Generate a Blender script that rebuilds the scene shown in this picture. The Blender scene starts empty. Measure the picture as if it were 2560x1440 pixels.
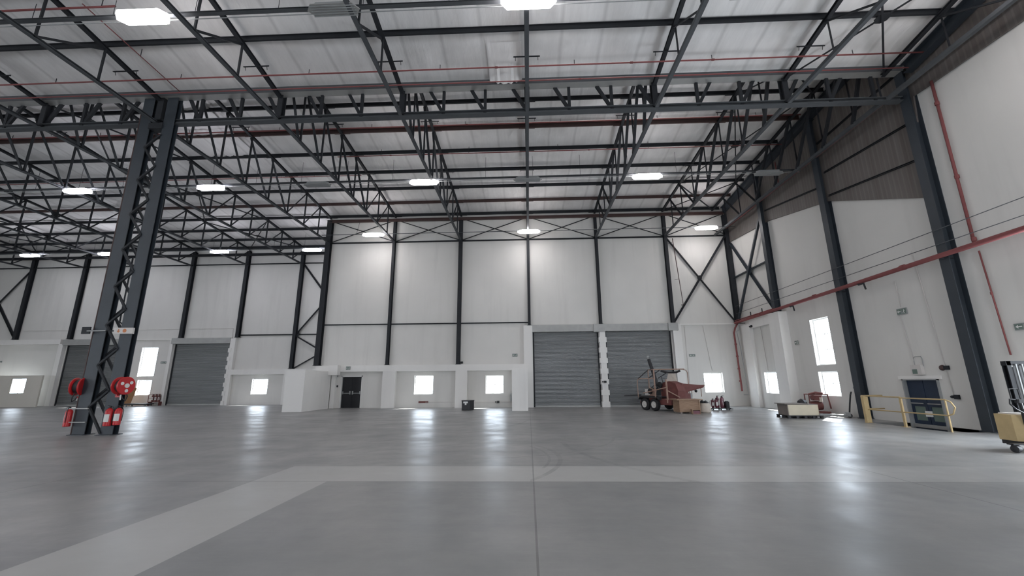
import bpy, math, random
from mathutils import Vector, Matrix
random.seed(7)
S = bpy.context.scene
COL = S.collection
PI = math.pi

# ------------------------------------------------------------------ camera
cam_d = bpy.data.cameras.new('camera')
cam_d.sensor_width = 36.0
cam_d.lens = 1031.0 / 2560.0 * 36.0
cam_d.clip_end = 400
cam = bpy.data.objects.new('camera', cam_d)
COL.objects.link(cam)
_p, _y, _r = math.radians(12.94), math.radians(2.166), math.radians(-0.433)
F0 = Vector((-math.sin(_y), math.cos(_y), 0)); R0 = Vector((math.cos(_y), math.sin(_y), 0)); Z0 = Vector((0, 0, 1))
FW = F0 * math.cos(_p) + Z0 * math.sin(_p); UU = Z0 * math.cos(_p) - F0 * math.sin(_p)
RR = R0 * math.cos(_r) + UU * math.sin(_r); UP = UU * math.cos(_r) - R0 * math.sin(_r)
m = Matrix((RR, UP, -FW)).transposed().to_4x4()
m.translation = Vector((0, 0, 1.6))
cam.matrix_world = m
S.camera = cam

# ------------------------------------------------------------------ world, sun, exposure
W = bpy.data.worlds.new('sky'); S.world = W; W.use_nodes = True
bg = W.node_tree.nodes['Background']
bg.inputs[0].default_value = (0.83, 0.91, 1.0, 1); bg.inputs[1].default_value = 13.5
sun_d = bpy.data.lights.new('sun', 'SUN'); sun_d.energy = 30; sun_d.angle = math.radians(1.2); sun_d.color = (1, .96, .9)
sun = bpy.data.objects.new('sun', sun_d); COL.objects.link(sun)
sun.rotation_euler = Vector((-.8, -1.0, -1.3)).to_track_quat('-Z', 'Y').to_euler()
S.view_settings.view_transform = 'Standard'; S.view_settings.look = 'None'
S.view_settings.gamma = 1; S.view_settings.use_curve_mapping = False
S.view_settings.exposure = 0.08
LAMP = 36.0
# unseen wall openings added for daylight on ceiling and floor; portals also at the windows
ADDED_OPEN_REAR = [(-38, -31), (0, 7)]
ADDED_OPEN_LEFT = [(-6, 1)]
def portal(name, loc, direction, sx, sy):
    d = bpy.data.lights.new(name, 'AREA'); d.shape = 'RECTANGLE'; d.size = sx; d.size_y = sy; d.cycles.is_portal = True
    o = bpy.data.objects.new(name, d); COL.objects.link(o); o.location = loc
    o.rotation_euler = Vector(direction).to_track_quat('-Z', 'Z').to_euler()
for a, b in ADDED_OPEN_REAR: portal('daylight_portal', ((a + b) / 2, -16.2, 2.75), (0, 1, 0), b - a, 5.5)
for a, b in ADDED_OPEN_LEFT: portal('daylight_portal', (-52.2, (a + b) / 2, 2.75), (1, 0, 0), b - a, 5.5)
portal('daylight_portal', (14.75, 10.0, 2.6), (-1, 0, 0), 4.0, 5.2)
for x0, x1, z0, z1, y in ((-7.82, -6.53, .88, 2.15, 28.95), (-2.92, -1.7, .9, 2.12, 28.95), (11.72, 12.96, .88, 2.16, 28.95), (-32.82, -31.4, 2.34, 4.75, 34.35), (-32.7, -31.45, .82, 2.06, 34.35), (-22.86, -21.52, .83, 2.08, 34.35)):
    portal('daylight_portal', ((x0 + x1) / 2, y, (z0 + z1) / 2), (0, -1, 0), x1 - x0, z1 - z0)
for y0, y1, z0, z1 in ((25.12, 26.54, .88, 2.10), (20.36, 21.68, 2.34, 4.62), (20.36, 21.68, .88, 2.02)):
    portal('daylight_portal', (14.75, (y0 + y1) / 2, (z0 + z1) / 2), (-1, 0, 0), y1 - y0, z1 - z0)

# ------------------------------------------------------------------ materials
def nt(name):
    mt = bpy.data.materials.new(name); mt.use_nodes = True
    t = mt.node_tree; b = t.nodes['Principled BSDF']
    return mt, t, b
def mix_rgb(t, fac, a, b, mode='MIX'):
    n = t.nodes.new('ShaderNodeMix'); n.data_type = 'RGBA'; n.blend_type = mode
    for k, v in ((0, fac), (6, a), (7, b)):
        if isinstance(v, (int, float)): n.inputs[k].default_value = v
        elif isinstance(v, tuple): n.inputs[k].default_value = (*v[:3], 1)
        else: t.links.new(v, n.inputs[k])
    return n.outputs[2]
def coord(t, scale=(1, 1, 1)):
    tc = t.nodes.new('ShaderNodeTexCoord'); mp = t.nodes.new('ShaderNodeMapping')
    mp.inputs['Scale'].default_value = scale
    t.links.new(tc.outputs['Object'], mp.inputs[0]); return mp.outputs[0]
def noise(t, vec, scale, detail=4, rough=.55):
    n = t.nodes.new('ShaderNodeTexNoise'); n.inputs['Scale'].default_value = scale
    n.inputs['Detail'].default_value = detail; n.inputs['Roughness'].default_value = rough
    t.links.new(vec, n.inputs['Vector']); return n.outputs[0]
def ramp(t, src, a, b, c0=(0, 0, 0), c1=(1, 1, 1)):
    r = t.nodes.new('ShaderNodeValToRGB'); r.color_ramp.elements[0].position = a; r.color_ramp.elements[1].position = b
    r.color_ramp.elements[0].color = (*c0, 1); r.color_ramp.elements[1].color = (*c1, 1)
    t.links.new(src, r.inputs[0]); return r.outputs[0]
def mth(t, op, a, b=None, c=None):
    n = t.nodes.new('ShaderNodeMath'); n.operation = op
    for i, v in enumerate((a, b, c)):
        if v is None: continue
        if isinstance(v, (int, float)): n.inputs[i].default_value = v
        else: t.links.new(v, n.inputs[i])
    return n.outputs[0]
def bump(t, b, h, strength=.2, dist=.02):
    n = t.nodes.new('ShaderNodeBump'); n.inputs['Strength'].default_value = strength; n.inputs['Distance'].default_value = dist
    t.links.new(h, n.inputs['Height']); t.links.new(n.outputs[0], b.inputs['Normal'])
def simple(name, col, rough=.6, metal=0, var=.18, scale=3, emit=0, spec=.5):
    mt, t, b = nt(name)
    n = noise(t, coord(t), scale)
    c0 = tuple(x * (1 - var) for x in col); c1 = tuple(min(1, x * (1 + var)) for x in col)
    t.links.new(mix_rgb(t, n, c0, c1), b.inputs['Base Color'])
    b.inputs['Roughness'].default_value = rough; b.inputs['Metallic'].default_value = metal
    b.inputs['Specular IOR Level'].default_value = spec
    if emit:
        b.inputs['Emission Color'].default_value = (*col, 1); b.inputs['Emission Strength'].default_value = emit
    return mt
M = {}
M['steel'] = simple('dark_painted_steel', (.022, .024, .028), .65, 0, .3, 2, 0, .3)
M['bluesteel'] = simple('blue_grey_painted_steel', (.030, .038, .048), .5, 0, .3, 1.5)
M['palesteel'] = simple('grey_painted_steel', (.085, .09, .097), .7, 0, .25, 2, 0, .25)
M['redsteel'] = simple('red_oxide_primed_steel', (.065, .036, .033), .6, 0, .3, 2)
M['redpipe'] = simple('red_pipe_paint', (.22, .075, .075), .75, 0, .2, 3, 0, .2)
M['red'] = simple('signal_red_paint', (.50, .018, .022), .35, 0, .15, 6)
M['rust'] = simple('faded_red_machine_paint', (.15, .048, .042), .65, 0, .4, 5)
M['ochre'] = simple('faded_orange_tube', (.36, .24, .19), .6, 0, .25, 6)
M['yellow'] = simple('yellow_paint', (.52, .39, .20), .5, 0, .2, 5)
M['black'] = simple('black_plastic', (.018, .018, .021), .5, 0, .3, 5)
M['rubber'] = simple('tyre_rubber', (.022, .022, .024), .85, 0, .3, 9)
M['white'] = simple('white_enamel', (.72, .72, .70), .5, 0, .06, 4)
M['grey'] = simple('grey_enamel', (.30, .31, .31), .5, 0, .12, 4)
M['galv'] = simple('galvanised_sheet', (.36, .36, .35), .5, .35, .2, 2)
M['hub'] = simple('cream_wheel_rim', (.60, .58, .55), .5, 0, .15, 6)
M['orange'] = simple('orange_print', (.55, .20, .08), .6, 0, .1, 6)
M['green'] = simple('sign_green', (.14, .19, .165), .5, 0, .1, 6)
M['plypale'] = simple('pale_plywood', (.66, .60, .47), .7, 0, .1, 4)
M['darkboard'] = simple('grey_brown_board', (.20, .175, .16), .8, 0, .2, 4)
M['card'] = simple('brown_hardboard', (.26, .135, .06), .8, 0, .12, 4)
M['sack'] = simple('pale_woven_sack', (.52, .46, .40), .9, 0, .2, 8)
M['bluedoor'] = simple('navy_door_paint', (.016, .030, .060), .4, 0, .35, 2)
M['blackdoor'] = simple('black_door_paint', (.006, .007, .010), .5, 0, .3, 2)
M['wallbeige'] = simple('beige_board', (.62, .59, .53), .75, 0, .06, 1)
M['maroon'] = simple('maroon_cylinder_paint', (.16, .05, .07), .4, 0, .25, 7)

def wood():
    mt, t, b = nt('plywood')
    n = noise(t, coord(t, (1.5, 1.5, 14)), 3, 5)
    t.links.new(ramp(t, n, .3, .7, (.25, .155, .10), (.37, .25, .17)), b.inputs['Base Color'])
    b.inputs['Roughness'].default_value = .75; return mt
M['wood'] = wood()
def wall_mat(name, col, dirt=.10, blocks=False):
    mt, t, b = nt(name)
    v = coord(t)
    big = noise(t, v, .22, 4); fine = noise(t, v, 2.4, 5)
    c = mix_rgb(t, ramp(t, big, .35, .7), col, tuple(x * (1 - dirt) for x in col))
    c = mix_rgb(t, ramp(t, noise(t, coord(t, (1.2, 1.2, .12)), 1.4, 4), .52, .8), c, tuple(x * (1 - dirt * 1.4) for x in col))
    t.links.new(c, b.inputs['Base Color'])
    b.inputs['Roughness'].default_value = .7
    bump(t, b, fine, .12, .01)
    return mt
M['wall'] = wall_mat('white_painted_masonry', (.80, .785, .76), .08)
M['panel'] = wall_mat('cream_wall_panel', (.70, .685, .655), .10)
M['soffit'] = wall_mat('cream_band', (.64, .61, .585), .1)
def cladding():
    mt, t, b = nt('dark_ribbed_cladding')
    tc = t.nodes.new('ShaderNodeTexCoord'); sp = t.nodes.new('ShaderNodeSeparateXYZ'); t.links.new(tc.outputs['Object'], sp.inputs[0])
    rib = mth(t, 'PINGPONG', sp.outputs[1], .10)
    rib = mth(t, 'GREATER_THAN', rib, .03)
    n = noise(t, coord(t, (1, 3, .3)), .9, 4)
    base = ramp(t, n, .3, .75, (.130, .110, .098), (.185, .170, .160))
    t.links.new(mix_rgb(t, mth(t, 'MULTIPLY', rib, .30), base, (.07, .06, .055)), b.inputs['Base Color'])
    b.inputs['Roughness'].default_value = .6
    bump(t, b, rib, .6, .03); return mt
M['clad'] = cladding()
def foil():
    mt, t, b = nt('white_foil_roof_lining')
    tc = t.nodes.new('ShaderNodeTexCoord'); sp = t.nodes.new('ShaderNodeSeparateXYZ'); t.links.new(tc.outputs['Object'], sp.inputs[0])
    wob = noise(t, coord(t, (.5, .5, .5)), 1.2, 2)
    x = mth(t, 'ADD', sp.outputs[0], mth(t, 'MULTIPLY', wob, .14))
    pp = mth(t, 'PINGPONG', x, .70)
    seam = ramp(t, pp, .015, .10, (1, 1, 1), (0, 0, 0))
    v = coord(t, (1.6, .22, 1))
    streak = noise(t, v, 1.5, 5, .65)
    patch = noise(t, coord(t), .55, 4)
    c = mix_rgb(t, ramp(t, streak, .35, .75), (.86, .845, .835), (.74, .725, .715))
    c = mix_rgb(t, ramp(t, patch, .5, .8), c, (.65, .64, .63))
    c = mix_rgb(t, mth(t, 'MULTIPLY', seam, .28), c, (.32, .31, .30))
    t.links.new(c, b.inputs['Base Color'])
    b.inputs['Roughness'].default_value = .5
    sag = mth(t, 'ADD', mth(t, 'MULTIPLY', pp, 1.1), noise(t, coord(t, (1.6, .5, 1)), 1.6, 4))
    bump(t, b, sag, .45, .10)
    return mt
M['foil'] = foil()
def concrete():
    mt, t, b = nt('polished_concrete_floor')
    tc = t.nodes.new('ShaderNodeTexCoord'); sp = t.nodes.new('ShaderNodeSeparateXYZ'); t.links.new(tc.outputs['Object'], sp.inputs[0])
    x, y = sp.outputs[0], sp.outputs[1]
    v = coord(t)
    n1 = noise(t, v, .35, 6, .6); n2 = noise(t, v, 1.7, 6, .65); n3 = noise(t, coord(t, (1, .35, 1)), .8, 5, .6)
    c = ramp(t, n1, .34, .66, (.235, .237, .232), (.365, .36, .35))
    c = mix_rgb(t, mth(t, 'MULTIPLY', ramp(t, n2, .42, .72), .6), c, (.20, .205, .21))
    c = mix_rgb(t, mth(t, 'MULTIPLY', ramp(t, noise(t, coord(t, (.35, 1, 1)), .9, 5, .6), .48, .66), .45), c, (.19, .195, .20))
    c = mix_rgb(t, mth(t, 'MULTIPLY', ramp(t, n3, .5, .8), .35), c, (.43, .425, .41))
    def band(lo, hi, s):
        return mth(t, 'MULTIPLY', mth(t, 'GREATER_THAN', s, lo), mth(t, 'LESS_THAN', s, hi))
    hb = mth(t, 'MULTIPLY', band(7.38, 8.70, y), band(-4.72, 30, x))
    # floor glare put into the colour: infill strip fades out towards the right-hand end
    glare_fade = t.nodes.new('ShaderNodeMapRange'); glare_fade.inputs[1].default_value = 2; glare_fade.inputs[2].default_value = 9
    glare_fade.inputs[3].default_value = 1; glare_fade.inputs[4].default_value = .15; t.links.new(x, glare_fade.inputs[0])
    hb = mth(t, 'MULTIPLY', hb, glare_fade.outputs[0])
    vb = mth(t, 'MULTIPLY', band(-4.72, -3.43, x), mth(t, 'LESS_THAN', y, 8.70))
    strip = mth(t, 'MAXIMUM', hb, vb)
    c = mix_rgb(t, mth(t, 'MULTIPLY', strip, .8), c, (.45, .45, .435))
    # darker slab inside the strip
    inner = mth(t, 'MULTIPLY', mth(t, 'LESS_THAN', y, 7.38), mth(t, 'GREATER_THAN', x, -3.43))
    c = mix_rgb(t, mth(t, 'MULTIPLY', inner, .38), c, (.20, .205, .205))
    # saw-cut joints
    def joint(s, pos, w): return mth(t, 'LESS_THAN', mth(t, 'ABSOLUTE', mth(t, 'SUBTRACT', s, pos)), w)
    j = joint(x, .055, .012)
    for s, p, w in ((x, 6.1, .012), (y, 7.38, .012), (y, 8.70, .010), (y, 14.3, .012), (x, -8.2, .01), (y, 20.4, .02), (x, 12.2, .012)):
        j = mth(t, 'MAXIMUM', j, joint(s, p, w))
    c = mix_rgb(t, mth(t, 'MULTIPLY', j, .55), c, (.06, .06, .06))
    # tyre marks
    def ring(cx, cy, r, w, ymin, ymax, xmin, xmax):
        dx = mth(t, 'SUBTRACT', x, cx); dy = mth(t, 'SUBTRACT', y, cy)
        d = mth(t, 'SQRT', mth(t, 'ADD', mth(t, 'MULTIPLY', dx, dx), mth(t, 'MULTIPLY', dy, dy)))
        a = mth(t, 'LESS_THAN', mth(t, 'ABSOLUTE', mth(t, 'SUBTRACT', d, r)), w)
        a = mth(t, 'MULTIPLY', a, band(ymin, ymax, y))
        return mth(t, 'MULTIPLY', a, band(xmin, xmax, x))
    k = ring(-3.2, 9.6, 3.85, .05, 6.9, 11.6, 0, 3)
    for a in ((-3.2, 9.6, 3.62, .03, 8.5, 11.6, 0, 3), (-1.5, 13.5, 4.0, .04, 9, 13, -1, 3.2), (8.5, 12.3, 7.6, .07, 7.2, 12, -1, 4),
              (3.5, 16.2, 3.2, .05, 13, 19, 3, 8), (-9, 20, 9, .06, 12, 19, -6, 0), (2, 3, 9.5, .05, 10, 13, -4, 6)):
        k = mth(t, 'MAXIMUM', k, ring(*a))
    c = mix_rgb(t, mth(t, 'MULTIPLY', mth(t, 'MULTIPLY', k, ramp(t, n2, .3, .6)), .35), c, (.10, .10, .10))
    t.links.new(c, b.inputs['Base Color'])
    rr = t.nodes.new('ShaderNodeMapRange'); rr.inputs[1].default_value = .3; rr.inputs[2].default_value = .7
    rr.inputs[3].default_value = .295; rr.inputs[4].default_value = .45
    t.links.new(noise(t, v, .9, 5, .6), rr.inputs[0]); t.links.new(rr.outputs[0], b.inputs['Roughness'])
    b.inputs['Specular IOR Level'].default_value = .38
    bump(t, b, noise(t, coord(t, (.5, 1.6, 1)), 1.3, 4, .6), .22, .02)
    return mt
M['floor'] = concrete()
def shutter_mat():
    mt, t, b = nt('galvanised_shutter_slats')
    tc = t.nodes.new('ShaderNodeTexCoord'); sp = t.nodes.new('ShaderNodeSeparateXYZ'); t.links.new(tc.outputs['Object'], sp.inputs[0])
    n = noise(t, coord(t, (.25, 1, 12)), 1.2, 4)
    c = ramp(t, n, .3, .7, (.175, .18, .185), (.255, .26, .265))
    t.links.new(c, b.inputs['Base Color'])
    b.inputs['Roughness'].default_value = .42; b.inputs['Metallic'].default_value = .45
    return mt
M['shutter'] = shutter_mat()
def glass():
    mt = bpy.data.materials.new('window_glass'); mt.use_nodes = True; t = mt.node_tree
    for n in list(t.nodes): t.nodes.remove(n)
    o = t.nodes.new('ShaderNodeOutputMaterial'); a = t.nodes.new('ShaderNodeBsdfTransparent'); g = t.nodes.new('ShaderNodeBsdfGlossy')
    g.inputs['Roughness'].default_value = .03; mx = t.nodes.new('ShaderNodeMixShader'); mx.inputs[0].default_value = .07
    a.inputs[0].default_value = (.96, .98, 1, 1)
    t.links.new(a.outputs[0], mx.inputs[1]); t.links.new(g.outputs[0], mx.inputs[2]); t.links.new(mx.outputs[0], o.inputs[0])
    return mt
M['glass'] = glass()
def lampm(name, col, st):
    mt, t, b = nt(name); b.inputs['Base Color'].default_value = (.8, .8, .8, 1)
    b.inputs['Emission Color'].default_value = (*col, 1); b.inputs['Emission Strength'].default_value = st
    return mt
M['lamp'] = lampm('lit_diffuser', (1.0, .955, .97), LAMP)
M['lampcool'] = lampm('lit_diffuser_cool', (.90, .90, 1.0), LAMP)

# ------------------------------------------------------------------ mesh builder
class MB:
    def __init__(s): s.v = []; s.f = []
    def add(s, vs, fs):
        n = len(s.v); s.v += [tuple(p) for p in vs]; s.f += [tuple(i + n for i in f) for f in fs]; return s
    def box(s, x0, y0, z0, x1, y1, z1):
        v = [(x, y, z) for x in (x0, x1) for y in (y0, y1) for z in (z0, z1)]
        return s.add(v, [(0, 1, 3, 2), (4, 6, 7, 5), (0, 4, 5, 1), (2, 3, 7, 6), (0, 2, 6, 4), (1, 5, 7, 3)])
    def cbox(s, c, d, rz=0, bev=0):
        """box by centre and size, turned about z, with chamfered vertical edges"""
        hx, hy, hz = d[0] / 2, d[1] / 2, d[2] / 2
        b = min(bev, hx * .9, hy * .9)
        pts = [(-hx, -hy), (hx, -hy), (hx, hy), (-hx, hy)] if b <= 0 else [(-hx + b, -hy), (hx - b, -hy), (hx, -hy + b), (hx, hy - b), (hx - b, hy), (-hx + b, hy), (-hx, hy - b), (-hx, -hy + b)]
        cs, sn = math.cos(rz), math.sin(rz)
        P = [(c[0] + x * cs - y * sn, c[1] + x * sn + y * cs) for x, y in pts]
        return s.prism(P, c[2] - hz, c[2] + hz)
    def prism(s, P, z0, z1):
        n = len(P)
        v = [(x, y, z0) for x, y in P] + [(x, y, z1) for x, y in P]
        f = [tuple(range(n - 1, -1, -1)), tuple(range(n, 2 * n))] + [(i, (i + 1) % n, n + (i + 1) % n, n + i) for i in range(n)]
        return s.add(v, f)
    def slab(s, pts, off):
        """polygon of 3-D points extruded by a vector"""
        n = len(pts); o = Vector(off)
        v = [Vector(p) for p in pts]; v += [p + o for p in v]
        f = [tuple(range(n - 1, -1, -1)), tuple(range(n, 2 * n))] + [(i, (i + 1) % n, n + (i + 1) % n, n + i) for i in range(n)]
        return s.add(v, f)
    def frame(s, p, q, up=(0, 0, 1)):
        p, q = Vector(p), Vector(q); d = (q - p).normalized(); u = Vector(up)
        if abs(d.dot(u)) > .98: u = Vector((0, 1, 0)) if abs(d.y) < .9 else Vector((1, 0, 0))
        sx = d.cross(u).normalized(); uz = sx.cross(d).normalized()
        return p, q, sx, uz
    def sect(s, p, q, poly, up=(0, 0, 1)):
        p, q, sx, uz = s.frame(p, q, up); n = len(poly)
        v = [p + sx * a + uz * b for a, b in poly] + [q + sx * a + uz * b for a, b in poly]
        return s.add(v, [tuple(range(n)), tuple(range(2 * n - 1, n - 1, -1))] + [(i, n + i, n + (i + 1) % n, (i + 1) % n) for i in range(n)])
    def bar(s, p, q, w, h=None, up=(0, 0, 1)):
        h = h or w; w /= 2; h /= 2
        return s.sect(p, q, [(-w, -h), (w, -h), (w, h), (-w, h)], up)
    def angle(s, p, q, w, t=.015, up=(0, 0, 1)):
        h = w / 2
        return s.sect(p, q, [(-h, -h), (h, -h), (h, -h + t), (-h + t, -h + t), (-h + t, h), (-h, h)], up)
    def channel(s, p, q, w, h, t=.012, up=(0, 0, 1)):
        a, b = w / 2, h / 2
        return s.sect(p, q, [(-a, -b), (a, -b), (a, -b + t), (-a + t, -b + t), (-a + t, b - t), (a, b - t), (a, b), (-a, b)], up)
    def ibeam(s, p, q, w, h, tf=.02, tw=.014, up=(0, 0, 1)):
        a, b, c = w / 2, h / 2, tw / 2
        return s.sect(p, q, [(-a, -b), (a, -b), (a, -b + tf), (c, -b + tf), (c, b - tf), (a, b - tf), (a, b), (-a, b), (-a, b - tf), (-c, b - tf), (-c, -b + tf), (-a, -b + tf)], up)
    def tube(s, pts, r, n=8, r2=None, cap=True):
        pts = [Vector(p) for p in pts]; k = len(pts); V = []
        for i, p in enumerate(pts):
            if i == 0: d = pts[1] - p
            elif i == k - 1: d = p - pts[i - 1]
            else: d = (pts[i + 1] - p).normalized() + (p - pts[i - 1]).normalized()
            d.normalize()
            u = Vector((0, 0, 1)) if abs(d.z) < .95 else Vector((0, 1, 0))
            if i and abs(d.dot(pu)) < .999: u = pu
            sx = d.cross(u).normalized(); uz = sx.cross(d).normalized(); pu = uz
            rr = r if r2 is None else r + (r2 - r) * i / (k - 1)
            V += [p + (sx * math.cos(2 * PI * j / n) + uz * math.sin(2 * PI * j / n)) * rr for j in range(n)]
        f = [(i * n + j, i * n + (j + 1) % n, (i + 1) * n + (j + 1) % n, (i + 1) * n + j) for i in range(k - 1) for j in range(n)]
        if cap: f += [tuple(range(n - 1, -1, -1)), tuple(range((k - 1) * n, k * n))]
        return s.add(V, f)
    def lathe(s, prof, c=(0, 0, 0), axis=(0, 0, 1), n=20):
        a = Vector(axis).normalized(); u = Vector((0, 0, 1)) if abs(a.z) < .9 else Vector((1, 0, 0))
        sx = a.cross(u).normalized(); sy = a.cross(sx).normalized(); c = Vector(c)
        V = [c + a * h + (sx * math.cos(2 * PI * j / n) + sy * math.sin(2 * PI * j / n)) * max(r, 1e-4) for r, h in prof for j in range(n)]
        k = len(prof)
        f = [(i * n + j, (i + 1) * n + j, (i + 1) * n + (j + 1) % n, i * n + (j + 1) % n) for i in range(k - 1) for j in range(n)]
        f += [tuple(range(n)), tuple(range(k * n - 1, (k - 1) * n - 1, -1))]
        return s.add(V, f)
    def holes(s, a0, a1, b0, b1, HL, d0, d1, axis):
        """flat slab a x b with rectangular openings; d0..d1 its thickness; axis 'y' wall (a=x), 'x' wall (a=y), 'z' floor (a=x, b=y)"""
        def P(a, b, d): return {'y': (a, d, b), 'x': (d, a, b), 'z': (a, b, d)}[axis]
        A = sorted({a0, a1, *[h[0] for h in HL], *[h[1] for h in HL]}); B = sorted({b0, b1, *[h[2] for h in HL], *[h[3] for h in HL]})
        A = [a for a in A if a0 <= a <= a1]; B = [b for b in B if b0 <= b <= b1]
        def solid(i, j):
            if not (0 <= i < len(A) - 1 and 0 <= j < len(B) - 1): return False
            a, b = (A[i] + A[i + 1]) / 2, (B[j] + B[j + 1]) / 2
            return not any(h[0] < a < h[1] and h[2] < b < h[3] for h in HL)
        for i in range(len(A) - 1):
            for j in range(len(B) - 1):
                if not solid(i, j): continue
                p, q, r, t = A[i], A[i + 1], B[j], B[j + 1]
                for d in (d0, d1): s.add([P(p, r, d), P(q, r, d), P(q, t, d), P(p, t, d)], [(0, 1, 2, 3)])
                if not solid(i - 1, j): s.add([P(p, r, d0), P(p, t, d0), P(p, t, d1), P(p, r, d1)], [(0, 1, 2, 3)])
                if not solid(i + 1, j): s.add([P(q, r, d0), P(q, t, d0), P(q, t, d1), P(q, r, d1)], [(0, 1, 2, 3)])
                if not solid(i, j - 1): s.add([P(p, r, d0), P(q, r, d0), P(q, r, d1), P(p, r, d1)], [(0, 1, 2, 3)])
                if not solid(i, j + 1): s.add([P(p, t, d0), P(q, t, d0), P(q, t, d1), P(p, t, d1)], [(0, 1, 2, 3)])
        return s
    def build(s, name, mat, parent=None, origin=None, smooth=False):
        me = bpy.data.meshes.new(name)
        o0 = Vector(origin) if origin is not None else Vector((0, 0, 0))
        me.from_pydata([tuple(Vector(p) - o0) for p in s.v], [], s.f); me.update()
        me.validate()
        ob = bpy.data.objects.new(name, me); COL.objects.link(ob)
        me.materials.append(M[mat] if isinstance(mat, str) else mat)
        ob.location = o0
        if parent: ob.parent = parent
        if smooth:
            for p in me.polygons: p.use_smooth = True
            e = me.attributes.new('sharp_edge', 'BOOLEAN', 'EDGE') if 'sharp_edge' not in me.attributes else me.attributes['sharp_edge']
            fn = {}
            for p in me.polygons:
                for k in p.edge_keys: fn.setdefault(k, []).append(p.normal)
            for ed in me.edges:
                ns = fn.get(tuple(sorted(ed.vertices)), [])
                e.data[ed.index].value = len(ns) == 2 and ns[0].dot(ns[1]) < .75
        return ob
def tag(o, label, cat, group=None, kind=None):
    if label: o['label'] = label
    if cat: o['category'] = cat
    if group: o['group'] = group
    if kind: o['kind'] = kind
    return o
def thing(name, label, cat, loc=(0, 0, 0), rz=0, group=None):
    o = bpy.data.objects.new(name, None); COL.objects.link(o); o.location = loc; o.rotation_euler = (0, 0, rz)
    o.empty_display_size = .2
    return tag(o, label, cat, group)
def struct(o, label=None):
    o['kind'] = 'structure'
    if label: o['label'] = label
    return o
def sempty(name, loc, label=None):
    o = bpy.data.objects.new(name, None); COL.objects.link(o); o.location = loc
    return struct(o, label)
def copy_tree(o, parent=None):
    c = o.copy(); COL.objects.link(c)
    if parent: c.parent = parent
    for ch in list(o.children): copy_tree(ch, c)
    return c

# ================================================================== SETTING
G0, B = 0.11, 4.923                 # column grid along the back wall
def X(k): return G0 + B * k
XR = 14.5; XC = -14.66; YB = 28.7; YL = 34.1; XL = -52.0; YN = -16.0
def zfar(y): return 13.75 + (28.7 - y) * .09      # truss top chord, far roof
def znear(y): return 12.78 + (14.1 - y) * .15     # truss top chord, near roof

# floor with the sunken entry by the blue door
PIT = (13.12, 14.5, 13.95, 17.25)
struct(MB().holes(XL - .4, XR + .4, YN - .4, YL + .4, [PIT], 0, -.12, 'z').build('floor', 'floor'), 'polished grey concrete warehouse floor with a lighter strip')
pm = MB().box(PIT[0] - .1, PIT[2] - .1, -.75, PIT[1] + .4, PIT[3] + .1, -.62)
pm.box(PIT[0] - .1, PIT[2] - .1, -.62, PIT[0], PIT[3] + .1, -.12).box(PIT[0], PIT[2] - .1, -.62, PIT[1], PIT[2], -.12).box(PIT[0], PIT[3], -.62, PIT[1], PIT[3] + .1, -.12)
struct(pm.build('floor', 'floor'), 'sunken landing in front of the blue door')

# --- window helper
WN = [0]
def window(plane, a0, a1, z0, z1, d, label, bars=((.5,), (.5,))):
    """a frame and a pane set in the wall opening; plane 'y' or 'x'; d = depth position"""
    WN[0] += 1
    c = ((a0 + a1) / 2, d, z0) if plane == 'y' else (d, (a0 + a1) / 2, z0)
    e = sempty('window_%d' % WN[0], c, label)
    w, h = (a1 - a0) / 2, z1 - z0
    def bx(mb, p0, q0, p1, q1, t0, t1):
        if plane == 'y': mb.box(p0, t0, q0, p1, t1, q1)
        else: mb.box(t0, p0, q0, t1, p1, q1)
    fr = MB(); f = .05
    bx(fr, -w, 0, w, f, -.03, .03); bx(fr, -w, h - f, w, h, -.03, .03); bx(fr, -w, f, -w + f, h - f, -.03, .03); bx(fr, w - f, f, w, h - f, -.03, .03)
    for v in bars[0]: bx(fr, -w + 2 * w * v - .015, f, -w + 2 * w * v + .015, h - f, -.02, .02)
    for v in bars[1]: bx(fr, -w + f, h * v - .015, w - f, h * v + .015, -.02, .02)
    fr.build('window_frame', 'white', e)
    g = MB(); bx(g, -w + f * .8, f * .8, w - f * .8, h - f * .8, -.004, .004); g.build('pane', 'glass', e)

# --- roller shutter door
DN = [0]
def shutter(x0, x1, y, zt, label, hood=(5.0, 5.48), capr=.12):
    DN[0] += 1
    e = sempty('door_%d' % DN[0], ((x0 + x1) / 2, y, 0), label)
    w = (x1 - x0) / 2
    c = MB(); n = int((zt - .1) / .085); dz = (zt - .1) / n
    prof = []
    for i in range(n):
        z = .1 + i * dz; prof += [(0.0, z), (-.028, z + dz * .25), (-.028, z + dz * .7), (0.0, z + dz * .95)]
    prof.append((0, zt))
    V = [(sx, yy + .12, z) for yy, z in prof for sx in (-w + .05, w - .05)]
    c.add(V, [(2 * i, 2 * i + 1, 2 * i + 3, 2 * i + 2) for i in range(len(prof) - 1)])
    c.build('curtain', 'shutter', e)
    MB().box(-w + .05, .07, .0, w - .05, .15, .1).build('bottom_rail', 'galv', e)
    for sx in (-1, 1):
        g = MB().channel((sx * (w - .03), .11, 0), (sx * (w - .03), .11, zt), .14, .12)
        g.build('guide_rail', 'steel', e)
    h = MB().prism([(-w - .1, -.32), (w + .1, -.32), (w + .1, .2), (-w - .1, .2)], hood[0], hood[1])
    h.build('hood', 'galv', e)
    return e

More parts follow.
